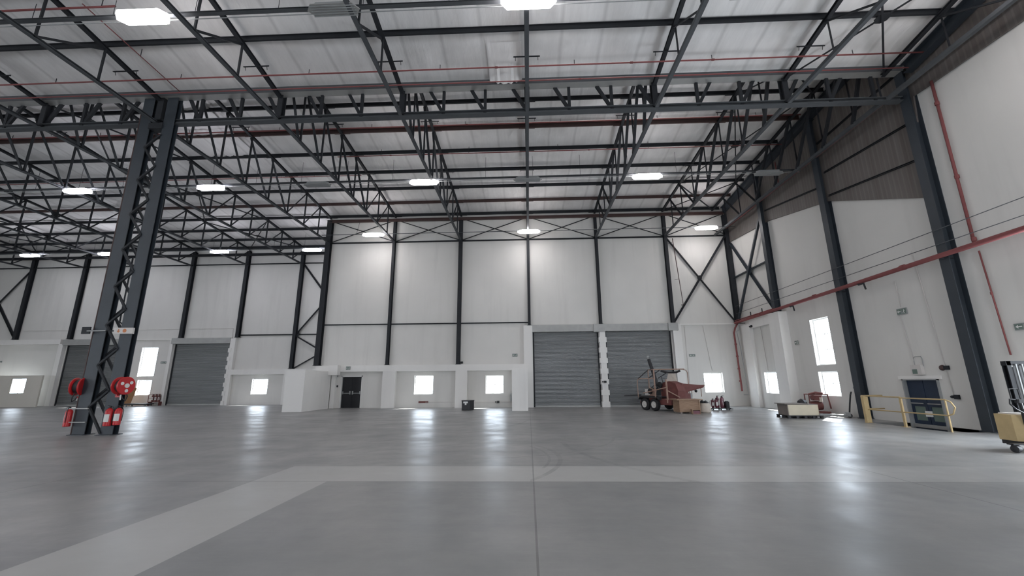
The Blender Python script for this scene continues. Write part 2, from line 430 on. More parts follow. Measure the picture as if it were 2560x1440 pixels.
# --- back wall, right-hand part
T = .34
winR = [(-7.82, -6.53, .88, 2.15), (-2.92, -1.70, .90, 2.12), (11.72, 12.96, .88, 2.16)]
HB = winR + [(.32, 4.86, 0, 5.0), (5.30, 9.80, 0, 5.0), (-12.88, -11.50, 0, 2.10)]
struct(MB().holes(XC, XR + T, 0, 14.2, HB, YB, YB + T, 'y').build('wall_back', 'panel'), 'cream back wall with steel columns')
for w in winR: pass
window('y', -7.82, -6.53, .88, 2.15, YB + .2, 'small bright window right of the black double door')
window('y', -2.92, -1.70, .90, 2.12, YB + .2, 'small bright window above and right of the black bin')
window('y', 11.72, 12.96, .88, 2.16, YB + .2, 'bright window right of the trailer machine, on the back wall')
# low masonry band with pilasters; the ledge above it
b1 = MB()
b1.box(XC, YB - .35, 2.42, -.30, YB, 2.84)
for a, b in ((-9.95, -9.05), (-4.95, -4.15), (-.98, -.30)): b1.box(a, YB - .33, 0, b, YB, 2.42)
b1.box(-13.5, YB - .3, 0, -13.2, YB, 2.42)
struct(b1.build('trim_1', 'wall'), 'white masonry band with pilasters along the foot of the back wall')
b2 = MB().box(-.30, YB - .33, 0, .30, YB, 5.45).box(4.88, YB - .33, 0, 5.28, YB, 5.05).box(9.86, YB - .33, 0, 10.14, YB, 5.1)
for z in (0, .75, 1.45, 2.15, 2.85, 3.55, 4.25): b2.box(4.82, YB - .36, z, 5.34, YB, z + .34)
struct(b2.build('trim_2', 'wall'), 'white masonry piers framing the two right-hand shutters')
b3 = MB().box(4.5, YB - .42, 4.95, 5.25, YB, 5.48).box(9.55, YB - .42, 4.98, 10.2, YB, 5.5)
struct(b3.build('trim_3', 'galv'), 'grey padstones above the right-hand shutter piers')
struct(MB().box(10.14, YB - .12, 5.38, XR - .01, YB, 5.46).build('trim_4', 'wall'), 'thin ledge right of the shutters')
struct(MB().box(10.14, YB - .10, 0, XR - .01, YB, .01).box(10.14, YB - .1, 0, 10.5, YB, 5.38).build('trim_5', 'wall'), 'white pilaster right of the right-hand shutter')
shutter(.32, 4.86, YB, 5.0, 'grey roller shutter directly left of the white pier, fully visible')
shutter(5.30, 9.80, YB, 5.0, 'grey roller shutter partly behind the trailer machine')
# wing walls standing out into the hall
struct(MB().box(-14.72, 25.0, 0, -13.52, YB - .35, 2.45).box(-13.52, 27.9, 2.2, -12.9, YB - .3, 2.84).build('wall_wing_left', 'wall'), 'white wing wall standing out left of the black door')
struct(MB().box(-1.0, 25.1, 0, -.05, YB - .33, 2.44).build('wall_wing_right', 'wall'), 'white wing wall standing out left of the roller shutters')
# black double door
DN[0] += 1
e = sempty('door_%d' % DN[0], (-12.19, YB + .12, 0), 'black double door with panic bars in the back wall')
for sx in (-1, 1):
    l = MB().box(min(0, sx * .665) + .005, -.03, .02, max(0, sx * .665) - .005, .03, 2.06).build('door_leaf', 'blackdoor', e)
    MB().tube([(sx * .06, -.10, .98), (sx * .60, -.10, .98)], .022).box(sx * .09 - .04, -.10, .90, sx * .09 + .04, -.02, 1.12).box(sx * .60 - .03, -.10, .92, sx * .60 + .03, -.02, 1.1).build('panic_bar', 'grey', l)
fr = MB().box(-.74, -.14, 0, -.68, .05, 2.16).box(.68, -.14, 0, .74, .05, 2.16).box(-.74, -.14, 2.08, .74, .05, 2.16); fr.build('door_frame', 'white', e)
MB().box(-.02, -.05, .02, .02, -.03, 2.06).build('meeting_strip', 'steel', e)
# back face behind the door so that no daylight leaks
struct(MB().box(-13.2, YB + T, 0, -11.2, YB + T + .05, 2.3).build('wall_back_door_light_stop', 'blackdoor'))

# --- back wall, left-hand part, set further back
shL = [(-30.0, -25.1, 0, 5.0), (-39.55, -34.75, 0, 5.0)]
winL = [(-32.82, -31.40, 2.34, 4.75), (-32.70, -31.45, .82, 2.06), (-22.86, -21.52, .83, 2.08), (-44.4, -42.0, .9, 2.5), (-48.9, -47.5, 1.05, 2.24)]
struct(MB().holes(XL, XC - .02, 0, 13.9, shL + winL, YL, YL + T, 'y').build('wall_back', 'panel'), 'cream back wall of the left bays, set further back')
window('y', *winL[0], YL + .2, 'tall bright window between the two left shutters', ((.5,), (.33, .66)))
window('y', *winL[1], YL + .2, 'short bright window beneath the tall one, left of the middle shutter')
window('y', *winL[2], YL + .2, 'small bright window between the left shutter and the left wing wall')
window('y', *winL[3], YL + .2, 'dim window at the far left edge of the photo')
shutter(-30.0, -25.1, YL, 5.0, 'grey roller shutter right of the braced double column')
shutter(-39.55, -34.75, YL, 5.0, 'grey roller shutter seen behind the braced double column')
l1 = MB().box(XL, YL - .3, 5.1, -39.9, YL, 5.5).box(-34.2, YL - .12, 5.38, -30.2, YL, 5.46)
l1.box(-24.98, YL - .3, 0, -24.55, YL, 5.42).box(-40.0, YL - .3, 0, -39.6, YL, 5.1).box(-34.7, YL - .2, 0, -34.4, YL, 5.38).box(-30.3, YL - .2, 0, -30.03, YL, 5.38)
l1.box(-24.55, YL - .3, 2.42, XC - .3, YL, 2.84).box(-20.1, YL - .28, 0, -19.3, YL, 2.42)
for z in (0, .75, 1.45, 2.15, 2.85, 3.55, 4.25): l1.box(-25.05, YL - .34, z, -24.8, YL, z + .34)
struct(l1.build('trim_6', 'wall'), 'white masonry piers and ledges of the left bays')
struct(MB().holes(-51, -39.3, 0, 2.46, [(-41.9, -40.6, 1.08, 2.2)], 32.6, 32.72, 'y').build('wall_partition', 'wallbeige'), 'low beige partition at the far left')
struct(MB().box(XC - .34, YB + T, 0, XC, YL, 14.0).build('wall_return', 'panel'), 'return wall between the two back walls')
# --- end and rear walls
struct(MB().holes(YN, YL + T, 0, 16, [(a, b, 0, 5.5) for a, b in ADDED_OPEN_LEFT], XL - T, XL, 'x').build('wall_left', 'panel'), 'cream end wall at the far left')  # its unseen opening is added to let daylight in
struct(MB().holes(XL, XR + T, 0, 17, [(a, b, 0, 5.5) for a, b in ADDED_OPEN_REAR], YN - T, YN, 'y').build('wall_rear', 'panel'), 'cream wall with added daylight openings behind the camera')
# --- right wall
winW = [(25.12, 26.54, .88, 2.10), (20.36, 21.68, 2.34, 4.62), (20.36, 21.68, .88, 2.02)]
HR = winW + [(15.55, 16.95, -.62, 1.62), (8.0, 12.0, 0, 5.2)]
wr = MB().holes(YN, YB + T, -.75, 17, HR, XR, XR + T, 'x')
struct(wr.build('wall_right', 'panel'), 'white painted right-hand wall')
window('x', *winW[0], XR + .2, 'bright window nearest the corner on the right-hand wall')
window('x', *winW[1], XR + .2, 'tall bright window high on the right-hand wall', ((.5,), (.33, .66)))
window('x', *winW[2], XR + .2, 'short bright window below the tall one on the right-hand wall')
cl = MB().slab([(XR - .02, 28.7, 11.25), (XR - .02, 23.6, 10.88), (XR - .02, 18.9, 9.95), (XR - .02, 14.25, 7.95), (XR - .02, 13.9, 11.85), (XR - .02, 0, 11.2), (XR - .02, 0, 15.5), (XR - .02, 14.2, 15.4), (XR - .02, 28.7, 14.2)], (-.06, 0, 0))
struct(cl.build('wall_cladding_right', 'clad'), 'dark ribbed cladding filling the gable above the right-hand wall')
pr = MB().box(14.02, 23.42, 0, XR, 24.42, 5.40).box(14.28, 27.1, 0, XR, 28.1, 5.2).box(14.30, 24.42, 4.9, XR, 27.1, 5.38)
struct(pr.build('trim_7', 'wall'), 'white masonry pilasters near the corner of the right-hand wall')
# blue door down in the pit
DN[0] += 1
e = sempty('door_%d' % DN[0], (XR + .10, 16.25, -.62), 'navy blue double door with glazed middle panels behind the yellow railing')
for sy in (-1, 1):
    y0, y1 = (.01, .66) if sy > 0 else (-.66, -.01)
    l = MB().holes(y0, y1, .02, 2.2, [(y0 + .1, y1 - .1, .75, 1.25)], -.03, .03, 'x').build('door_leaf', 'bluedoor', e)
    MB().box(-.005, y0 + .1, .75, .005, y1 - .1, 1.25).build('door_glazing', 'green', l)
    MB().tube([(-.10, y0 + .08, 1.36), (-.10, y1 - .08, 1.36)], .02).build('push_bar', 'galv', l)
MB().box(-.06, -.13, .9, -.03, .13, 1.1).build('lock_plate', 'white', e)
MB().box(-.16, .67, 0, .05, .72, 2.24).box(-.16, -.72, 0, .05, -.67, 2.24).box(-.16, -.72, 2.2, .05, .72, 2.26).build('door_frame', 'grey', e)
struct(MB().box(XR - .06, 15.4, 1.62, XR, 17.1, 1.74).build('trim_8', 'wall'), 'white lintel over the blue door')
struct(MB().box(XR + T, 15.3, -.7, XR + T + .05, 17.1, 1.8).build('wall_right_door_light_stop', 'blackdoor'))  # backing panel added to stop daylight leaking round the blue door

# --- ceiling: far roof falling to the back walls, upstand over the girder, near roof
def roofz(y): return zfar(y) + .34
ce = MB()
ce.slab([(XC - .05, 14.2, roofz(14.2)), (XR + .3, 14.2, roofz(14.2)), (XR + .3, 29.1, roofz(29.1)), (XC - .05, 29.1, roofz(29.1))], (0, 0, .1))
ce.slab([(XL - .3, 14.2, roofz(14.2)), (XC - .05, 14.2, roofz(14.2)), (XC - .05, 34.5, roofz(34.5)), (XL - .3, 34.5, roofz(34.5))], (0, 0, .1))
ce.slab([(XL - .3, 14.16, 13.2), (XR + .3, 14.16, 13.2), (XR + .3, 14.16, 15.5), (XL - .3, 14.16, 15.5)], (0, .04, 0))
zN = lambda y: znear(y) + .30
ce.slab([(XL - .3, 0, zN(0)), (XR + .3, 0, zN(0)), (XR + .3, 14.16, zN(14.16)), (XL - .3, 14.16, zN(14.16))], (0, 0, .1))
ce.slab([(XL - .3, YN - .3, zN(0)), (XR + .3, YN - .3, zN(0)), (XR + .3, 0, zN(0)), (XL - .3, 0, zN(0))], (0, 0, .1))
struct(ce.build('ceiling', 'foil'), 'pale foil-lined sloping roof')

# ================================================================== STEEL FRAME
def column(x, y, z0, z1, w, d, mat, label, face='y', plate=True, group='wall columns'):
    """I-section stanchion; face = which way its depth points"""
    e = thing('steel_column', label, 'column', (x, y, z0), 0, group)
    up = (0, 1, 0) if face == 'y' else (1, 0, 0)
    MB().ibeam((0, 0, .0), (0, 0, z1 - z0), w, d, .02, .016, up).build('stanchion', mat, e)
    if plate:
        a, b = (w / 2 + .05, d / 2 + .03) if face == 'y' else (d / 2 + .03, w / 2 + .05)
        MB().box(-a, -b, 0, a, b, .025).build('base_plate', mat, e)
    a, b = (w / 2 + .02, d / 2) if face == 'y' else (d / 2, w / 2 + .02)
    MB().box(-a, -b, z1 - z0 - .02, a, b, z1 - z0).build('cap_plate', mat, e)
    return e
names = {-2: 'slim dark column on the back wall, first right of the tall corner column', -1: 'dark column on the back wall, second right of the tall corner column',
         0: 'dark column ending at the left edge of the left of two adjoining shutters', 1: 'dark column ending on the padstone between the two right-hand shutters',
         2: 'dark column ending on the padstone at the right edge of the right-hand shutters'}
for k, z0, w in ((-2, 2.85, .19), (-1, 2.85, .26), (0, 5.46, .19), (1, 5.49, .19), (2, 5.51, .22)):
    column(X(k), YB - .17, z0, 13.45, w, .28, 'steel', names[k])
column(XC + .02, YB - .20, 2.85, 13.55, .36, .34, 'steel', 'tall dark corner column where the back wall steps back')
column(14.3, YB - .2, 5.55, 13.3, .30, .28, 'steel', 'dark corner column where the back wall meets the right-hand wall')
lt = {-4: ('first', 2.86), -5: ('second', 5.5), -6: ('third', 5.5), -7: ('fourth', 5.5), -8: ('fifth', 5.52), -9: ('sixth', 5.52), -10: ('seventh', 5.52)}
for k, (n, z0) in lt.items():
    column(X(k), YL - .17, z0, 13.1, .28, .28, 'steel', '%s dark column left of the tall corner column, on the set-back left wall' % n)
for y, n, z0, zt in ((24.0, 'dark column standing on the white pilaster of the right-hand wall', 5.42, 13.9), (18.92, 'blue-grey column on the right-hand wall between the tall window and the yellow railing', 0, 14.3),
                 (14.0, 'broad blue-grey column on the right-hand wall right of the blue door', 0, 14.6)):
    column(XR - .17, y, z0, zt, .34 if y < 20 else .30, .34, 'bluesteel', n, 'x')
# girts
def girt(p, q, label, w=.09, group='wall girts', mat='steel'):
    o = MB().channel(p, q, w, w).build('wall_girt', mat, None, p)
    return tag(o, label, 'girt', group)
ks = [-3, -2, -1, 0, 1, 2, 2.91]
for i in range(6):
    girt((X(ks[i]), YB - .08, 11.8), (X(ks[i + 1]), YB - .08, 11.8), 'dark rail under the thin eaves braces, %s bay from the corner column' % ('first', 'second', 'third', 'fourth', 'fifth', 'sixth')[i])
for i in range(3):
    girt((X(ks[i]), YB - .06, 5.7), (X(ks[i + 1]), YB - .06, 5.7), 'mid-height dark rail on the back wall, %s bay from the corner column' % ('first', 'second', 'third')[i], .075)
for k in range(-10, -3):
    girt((X(k), YL - .08, 11.95), (X(k + 1), YL - .08, 11.95), 'high dark rail on the left wall, %s bay left of the corner column' % ('first', 'second', 'third', 'fourth', 'fifth', 'sixth', 'seventh')[-k - 4], .08)
girt((X(-5), YL - .06, 5.70), (X(-4), YL - .06, 5.70), 'mid-height dark rail on the left wall above the small window', .09)
girt((X(-4), YL - .06, 5.70), (-15.02, YL - .06, 5.70), 'short mid-height dark rail directly left of the tall corner column', .09)
for (y0, z0), (y1, z1), n in (((18.7, 11.35), (14.2, 10.95), 'upper dark rail on the ribbed cladding right of the middle right-wall column'), ((18.7, 10.15), (14.2, 9.45), 'lower dark rail on the ribbed cladding right of the middle right-wall column'),
                              ((23.8, 11.6), (19.1, 10.8), 'dark rail on the ribbed cladding left of the middle right-wall column'), ((18.8, 12.95), (14.2, 13.1), 'topmost dark rail on the ribbed cladding, near the gutter')):
    girt((XR - .13, y0, z0), (XR - .13, y1, z1), n, .07)
# cross braces
def brace(segs, label, w=.09, gusset=None, group=None, mat='steel'):
    c = Vector(segs[0][0])
    e = thing('cross_brace', label, 'brace', c, 0, group)
    for i, (p, q) in enumerate(segs):
        MB().angle(Vector(p) - c, Vector(q) - c, w).build('brace_bar', mat, e)
    if gusset:
        g, n, r = gusset; g = Vector(g) - c
        mb = MB()
        P = [(math.cos(a) * r, math.sin(a) * r) for a in [PI / 8 + i * PI / 4 for i in range(8)]]
        if n == 'y': mb.slab([g + Vector((a, -.01, b)) for a, b in P], (0, .02, 0))
        elif n == 'x': mb.slab([g + Vector((-.01, a, b)) for a, b in P], (.02, 0, 0))
        else: mb.slab([g + Vector((a, b, -.01)) for a, b in P], (0, 0, .02))
        mb.build('gusset_plate', mat, e)
    return e
for i in range(6):
    a, b = X(ks[i]), X(ks[i + 1])
    brace([((a + .1, YB - .12, 11.85), (b - .1, YB - .12, 13.5)), ((a + .1, YB - .18, 13.5), (b - .1, YB - .18, 11.85))],
          'thin cross brace below the back wall eaves, %s bay from the corner column' % ('first', 'second', 'third', 'fourth', 'fifth', 'sixth')[i], .06, None, 'thin braces under the eaves')
brace([((X(2) + .1, YB - .12, 11.75), (14.2, YB - .12, 5.6)), ((X(2) + .1, YB - .2, 5.6), (14.2, YB - .2, 11.75))], 'large dark cross brace on the back wall right of the shutters', .12, ((12.1, YB - .16, 8.7), 'y', .17))
brace([((XR - .12, 28.3, 11.1), (XR - .12, 24.3, 5.7)), ((XR - .2, 24.3, 11.3), (XR - .2, 28.3, 5.7)), ((XR - .12, 28.4, 8.62), (XR - .12, 24.2, 8.62))], 'dark cross brace with centre gusset on the right-hand wall beside the corner', .13, ((XR - .16, 26.3, 8.6), 'x', .32), None, 'bluesteel')
brace([((X(-4) + .15, YL - .12, 11.8), (-15.04, YL - .12, 6.3)), ((X(-4) + .15, YL - .2, 5.8), (-15.04, YL - .2, 11.3))], 'dark cross brace directly left of the tall corner column, upper one', .13, ((X(-4) + .15, YL - .16, 5.75), 'y', .22))
brace([((X(-4) + .15, YL - .12, 2.9), (-15.04, YL - .12, 5.4)), ((X(-4) + .15, YL - .2, 5.55), (-15.04, YL - .2, 3.1))], 'dark cross brace directly left of the tall corner column, lower one', .10)
brace([((X(-10) + .1, YL - .12, 11.8), (X(-9) - .1, YL - .12, 5.6)), ((X(-10) + .1, YL - .2, 5.6), (X(-9) - .1, YL - .2, 11.8))], 'dark cross brace at the far left edge of the left wall', .14, ((X(-9.5), YL - .16, 8.7), 'y', .18))
# eaves beams
tag(MB().ibeam((XC, YB - .35, 13.42), (XR - .3, YB - .35, 13.42), .16, .20).build('eaves_beam', 'redsteel', None, (XC, YB - .35, 13.42)), 'red-brown eaves beam along the top of the back wall', 'beam')
tag(MB().ibeam((XL, YL - .35, 12.75), (XC - .4, YL - .35, 12.75), .16, .2).build('eaves_beam', 'steel', None, (XL, YL - .35, 12.75)), 'dark eaves beam along the top of the set-back left wall', 'beam')
# gable rafter along the right-hand wall
e = thing('gable_rafter', 'thick dark rafter sloping up along the top of the right-hand wall', 'rafter', (XR - .25, 28.5, 0))
MB().ibeam((0, 0, zfar(28.5) - .1), (0, -14.2, zfar(14.3) - .1), .28, .42).build('rafter_beam', 'bluesteel', e)
e = thing('gable_rafter', 'thick dark rafter above the gutter at the top right corner', 'rafter', (XR - .3, 13.7, 0))
MB().ibeam((0, 0, znear(13.7) + .02), (0, -12, znear(1.7) + .02), .3, .40).build('rafter_beam', 'bluesteel', e)

# trusses -----------------------------------------------------------
PR = [28.62, 26.8, 24.95, 23.05, 21.15, 19.25, 17.4, 15.6, 14.25]
PLt = [34.0, 32.3, 30.5] + PR
def truss(x, ys, zt, label, group, zb=11.85, flip=False, w=.11, mat='steel', ext=None, chordmat='palesteel'):
    """lattice truss running front to back: two chords, a post and a diagonal in every panel"""
    y0 = ys[-1]
    e = thing('roof_truss', label, 'truss', (x, y0, 0), 0, group)
    L = ys[0] - y0
    MB().angle((0, 0, zb), (0, L, zb), .13, .016, (0, 0, 1)).angle((.0, 0, zb), (0, L, zb), .10, .014, (1, 0, 0)).build('bottom_chord', chordmat, e)
    MB().ibeam((0, 0, zt(y0)), (0, L, zt(ys[0])), .14, .12).build('top_chord', mat, e)
    for i, y in enumerate(ys):
        if i in (0,) and ys[0] < 30: continue
        z = zt(y) - .05
        MB().angle((.03, y - y0, zb), (.03, y - y0, z), w * .62).build('web_post', mat, e)
        if i + 1 < len(ys):
            yn = ys[i + 1]
            if y0 > 14 and (y + yn) / 2 < 23:
                MB().angle((-.03, yn - y0, zt(yn) - .05), (-.03, y - y0, zb + .03), w * 1.0, .02).build('web_diagonal', mat, e)
            else:
                MB().angle((-.03, y - y0, z), (-.03, yn - y0, zb + .03), w * .72).build('web_diagonal', mat, e)
    return e
lab = {-3: 'running from the double column to the tall corner column', -2: 'meeting the back wall at the first column right of the corner column', -1: 'meeting the back wall at the second column right of the corner column',
       0: 'seen end-on in the middle of the photo', 1: 'meeting the back wall above the pier between the two right-hand shutters', 2: 'meeting the back wall at the column right of the right-hand shutters'}
for k in (-3, -2, -1, 0, 1, 2):
    truss(X(k), PR, zfar, 'dark far truss %s' % lab[k], 'far roof trusses')
truss(13.55, PR, zfar, 'dark lattice roof truss of the far bay, running closest to the right-hand wall', 'far roof trusses')
for i, k in enumerate(range(-4, -11, -1)):
    truss(X(k), PLt, zfar, 'long lattice truss reaching the set-back left wall, %s left of the corner column' % ('first', 'second', 'third', 'fourth', 'fifth', 'sixth', 'seventh')[i], 'far roof trusses', w=.12)
PN = [13.95, 11.65, 9.8, 7.9, 6.0, 4.1, 2.2]
for k in range(-7, 3):
    n = {-3: 'above the double column', 0: 'seen end-on at the top centre'}.get(k, '%s %s of the centre one' % (('first', 'second', 'third', 'fourth', 'fifth', 'sixth', 'seventh')[abs(k) - 1], 'left' if k < 0 else 'right'))
    truss(X(k), PN, znear, 'near lattice truss in front of the gutter, %s' % n, 'near roof trusses', zb=11.82, w=.09)
truss(13.55, PN, znear, 'near lattice truss at the top right, closest to the right-hand wall', 'near roof trusses', zb=11.82, w=.09)

# lattice girder across the hall under the gutter --------------------
def girder():
    zb, zt, y = 11.86, 15.0, 14.12
    e = thing('lattice_girder', 'deep dark lattice girder crossing the hall under the gutter', 'girder', (0, y, 0))
    x0, x1 = -50, XR - .35
    MB().ibeam((x0, 0, zb), (x1, 0, zb), .26, .17).build('bottom_chord', 'palesteel', e)
    MB().ibeam((x0, 0, zt), (x1, 0, zt), .22, .2).build('top_chord', 'steel', e)
    st = B / 3
    n0 = int(round((x0 - G0) / st)) + 1
    for n in range(n0, 9):
        x = G0 + n * st
        if x > x1: break
        tall = n % 3 == 0
        if tall: MB().ibeam((x, 0, zb), (x, 0, zt), .2, .26, .03, .03, (0, 1, 0)).build('stub_post', 'steel', e)
        else: MB().bar((x, 0, zb), (x, 0, zt), .11, .09).build('web_post', 'steel', e)
        left = (-9 < n <= 3) or n <= -18
        xa = x - st if left else x + st
        if xa < x1: MB().bar((xa, .02, zt), (x, .02, zb + .03), .12, .09, (0, 1, 0)).build('web_diagonal', 'steel', e)
    return e
girder()
# box gutter
gx0, gx1 = XL, XR - .3
e = thing('valley_gutter', 'long pale grey sheet-metal gutter crossing the hall above the lattice girder', 'gutter', (0, 13.8, 12.9))
MB().box(gx0, .02, 0, gx1, .36, .012).build('gutter_sole', 'galv', e)
MB().box(gx0, 0, 0, gx1, .02, .36).box(gx0, -.03, .33, gx1, .02, .36).build('gutter_side', 'grey' if 0 else 'palesteel', e)
# purlins ------------------------------------------------------------
def purlin(y, z, x0, x1, label, mat='steel', d=.20, xs=(), group='purlins'):
    e = thing('purlin', label, 'purlin', (0, y, z), 0, group)
    MB().channel((x0, 0, 0), (x1, 0, 0), .07, d).build('rail', mat, e)
    for x in xs:
        MB().box(x - .42, -.05, -d / 2 - .02, x + .42, .05, -d / 2 + .06).build('splice_sleeve', mat, e)
    return e
pn = ['nearest the back wall', 'second from the back wall', 'third from the back wall', 'fourth from the back wall', 'fifth from the back wall', 'thick reddish one, sixth from the back wall', 'seventh from the back wall', 'highest, just behind the gutter']
for i, y in enumerate(PR[:8]):
    mt = {1: 'redsteel', 5: 'redsteel'}.get(i, 'steel')
    purlin(y, zfar(y) + .17, -50, XR - .4, 'long purlin under the far roof, %s' % pn[i], mt, .20 if i != 5 else .26, [X(k) for k in range(-3, 3)])
for i, y in enumerate((30.5, 32.3, 33.9)):
    purlin(y, zfar(y) + .17, -50, XC - .4, 'purlin under the left roof behind the corner column, %s' % ('front', 'middle', 'rear')[i])
for i, y in enumerate(PN[1:5]):
    purlin(y, znear(y) + .16, -50, XR - .4, 'long purlin under the near roof, %s' % ('first in front of the gutter', 'second in front of the gutter', 'third in front of the gutter', 'fourth in front of the gutter')[i], 'steel', .2)
# wind bracing in the roof of the bay next to the right-hand wall and of one left bay
def roofx(xa, xb, ya, yb, zf, label, c=True):
    za, zb = zf(ya) + .02, zf(yb) + .02
    brace([((xa, ya, za), (xb, yb, zb)), ((xb, ya, za - .05), (xa, yb, zb - .05))], label, .06, ((((xa + xb) / 2, (ya + yb) / 2, (za + zb) / 2 - .03), 'z', .22) if c else None), 'roof wind bracing')
for ya, yb, n in ((28.5, 24.95, 'closest to the back wall'), (24.95, 17.4, 'in the middle of the far roof'), (17.4, 14.3, 'just behind the gutter')):
    roofx(X(2), 13.55, ya, yb, zfar, 'thin diagonal roof brace beside the right-hand wall, %s' % n)
roofx(X(2), 13.55, 13.9, 9.4, znear, 'thin diagonal roof brace with a star gusset at the top right of the photo')
for ya, yb, n in ((33.9, 28.6, 'closest to the left wall'), (28.6, 21.15, 'in the middle'), (21.15, 14.3, 'just behind the gutter')):
    roofx(X(-5), X(-4), ya, yb, zfar, 'thin diagonal roof brace left of the double column, %s' % n)
    roofx(X(-9), X(-8), ya, yb, zfar, 'thin diagonal roof brace at the far left, %s' % n)
# pipes along the hall ------------------------------------------------
def pipe(pts, r, label, mat='redpipe', cat='pipe', name='sprinkler_pipe', group=None, clips=(), n=8, collars=()):
    c = Vector(pts[0])
    if not clips and not collars:
        return tag(MB().tube(pts, r, n).build(name, mat, None, c, True), label, cat, group)
    e = thing(name, label, cat, c, 0, group)
    MB().tube([Vector(p) - c for p in pts], r, n).build('pipe_run', mat, e, None, True)
    for p, q in clips: MB().tube([Vector(p) - c, Vector(q) - c], .012, 6).build('hanger_rod', 'steel', e)
    for p, d in collars:
        p = Vector(p) - c; d = Vector(d)
        MB().tube([p - d, p + d], r * 1.45, n).build('coupling', mat, e)
    return e
def xpipe(y, z, r, x0, x1, label, mat='redpipe', step=None, zt=.3, coup=()):
    cl = []
    if step:
        k = x0 + step / 2
        while k < x1: cl.append(((k, y, z), (k, y, z + zt))); k += step
    pipe([(x0, y, z), (x1, y, z)], r, label, mat, clips=cl, collars=[((x, y, z), (.05, 0, 0)) for x in coup])
xpipe(12.88, 12.86, .026, -40, XR - .3, 'thin red sprinkler pipe under the near roof, just above the gutter', step=4.923, zt=.2, coup=(-1.0, 3.9, 6.8))
xpipe(13.45, 12.72, .022, -40, XR - .3, 'thin red pipe running along the face of the gutter', coup=(2.1, 7.6))
xpipe(18.85, 14.66, .032, -40, XR - .6, 'thick red sprinkler pipe beside the reddish purlin', step=4.923, zt=.2, coup=(-3, 5))
xpipe(20.5, 14.02, .026, -10.5, XR - .6, 'thin red sprinkler pipe in the middle of the far roof', step=4.923, zt=.4, coup=(-7.5, 3.5))
xpipe(22.6, 14.0, .022, -40, -10, 'thin red pipe among the left trusses', step=4.923, zt=.3)
xpipe(26.86, 11.80, .022, XC + .3, XR - .4, 'thin grey pipe running across the thin braces at the top of the back wall', 'palesteel')
# hanger brackets on the top chords
def bracket(x, y, z, label):
    e = thing('hanger_bracket', label, 'bracket', (x, y, z), 0, 'short bars across the truss chords')
    MB().angle((-.47, 0, 0), (.47, 0, 0), .05, .012).build('cross_bar', 'steel', e)
    for sx in (-.4, .4): MB().tube([(sx, 0, 0), (sx, .05, -.14)], .01, 6).build('drop_rod', 'steel', e)
for k in range(-5, 3):
    w = {0: 'centre truss'}.get(k, '%s truss %s of centre' % (('first', 'second', 'third', 'fourth', 'fifth')[abs(k) - 1], 'left' if k < 0 else 'right'))
    bracket(X(k) , 12.45, znear(12.45) - .12, 'short dark bar on the near part of the %s' % w)
    bracket(X(k) , 18.35, zfar(18.35) - .10, 'short dark bar on the %s beside the thick red pipe' % w)
    bracket(X(k) , 22.7, zfar(22.7) - .1, 'short dark bar on the %s above the cable tray' % w)
# cable tray and lamps -------------------------------------------------
def tray(y, z, x0, x1, label):
    e = thing('cable_tray', label, 'cable tray', (0, y, z))
    MB().channel((x0, 0, 0), (x1, 0, 0), .12, .06, .008).build('tray', 'palesteel', e)
    MB().tube([(x0, .12, -.05), (x1, .12, -.05)], .014, 6).build('conduit', 'grey', e)
    x = x0 + 1
    i = 0
    while x < x1 and i < 40:
        MB().tube([(x, 0, 0), (x, 0, 1.2 if y > 14 else .6)], .008, 5).build('drop_rod', 'steel', e); x += 2.4615; i += 1
tray(19.66, 12.04, -40, XR - .5, 'cable tray carrying the middle row of lamps')
tray(9.46, 12.04, -40, XR - .5, 'cable tray at the top of the photo carrying the near lamps')
tray(30.24, 12.04, -48, XC - .4, 'cable tray carrying the lamps in front of the set-back left wall')
def lamp_proto(lit, cool=False):
    e = thing('high_bay_lamp', '', 'lamp', (0, 0, 0))
    w, d = .765, .21
    o = [(-w, 0), (-w + .17, -d), (w - .17, -d), (w, 0), (w - .17, d), (-w + .17, d)]
    MB().prism([(x * .80, y * .62) for x, y in o], .11 if lit else .05, .17).build('housing', 'grey' if not lit else 'white', e)
    if lit: MB().prism(o, 0, .11).build('diffuser', 'lampcool' if cool else 'lamp', e)
    else:
        MB().prism([(x * .97, y * .95) for x, y in o], .02, .05).build('diffuser', 'galv', e)
        mb = MB()
        for i in range(5): mb.box(-w + .14, -d + .05 + i * .08, 0, w - .14, -d + .075 + i * .08, .03)
        mb.build('louvre', 'grey', e)
    for sx in (-.5, .5): MB().tube([(sx, 0, .15), (sx, .0, .22), (sx, .2, .30)], .012, 6).build('suspension_rod', 'steel', e)
    return e
protos = {}
def lamp(x, y, z, lit, label, cool=False):
    key = (lit, cool)
    if key not in protos: o = protos[key] = lamp_proto(lit, cool)
    else: o = copy_tree(protos[key])
    o.location = (x, y, z); o['label'] = label; o['group'] = 'high bay lamps'
    return o
for x, lab_ in ((.17, 'lit lamp cut by the top edge of the photo, above the centre'), (-11.34, 'large lit lamp at the top left of the photo'), (12.6, 'lit lamp cut off at the top right corner of the photo')):
    lamp(x * .95, 9.27, 11.74, True, lab_)
lamp(-5.27, 9.27, 11.74, False, 'unlit grey louvred lamp at the top edge, left of centre')
lamp(6.27, 9.27, 11.74, False, 'unlit lamp just beyond the top edge, right of centre')
for x, c, lab_ in ((-5.55, 0, 'lit lamp of the middle row, over the bay left of centre'), (6.53, 0, 'lit lamp of the middle row, over the bay right of centre'), (-17.55, 1, 'lit lamp of the middle row just right of the double column'), (-25.3, 1, 'lit lamp of the middle row just left of the double column')):
    lamp(x * .95, 19.48, 11.74, True, lab_, bool(c))
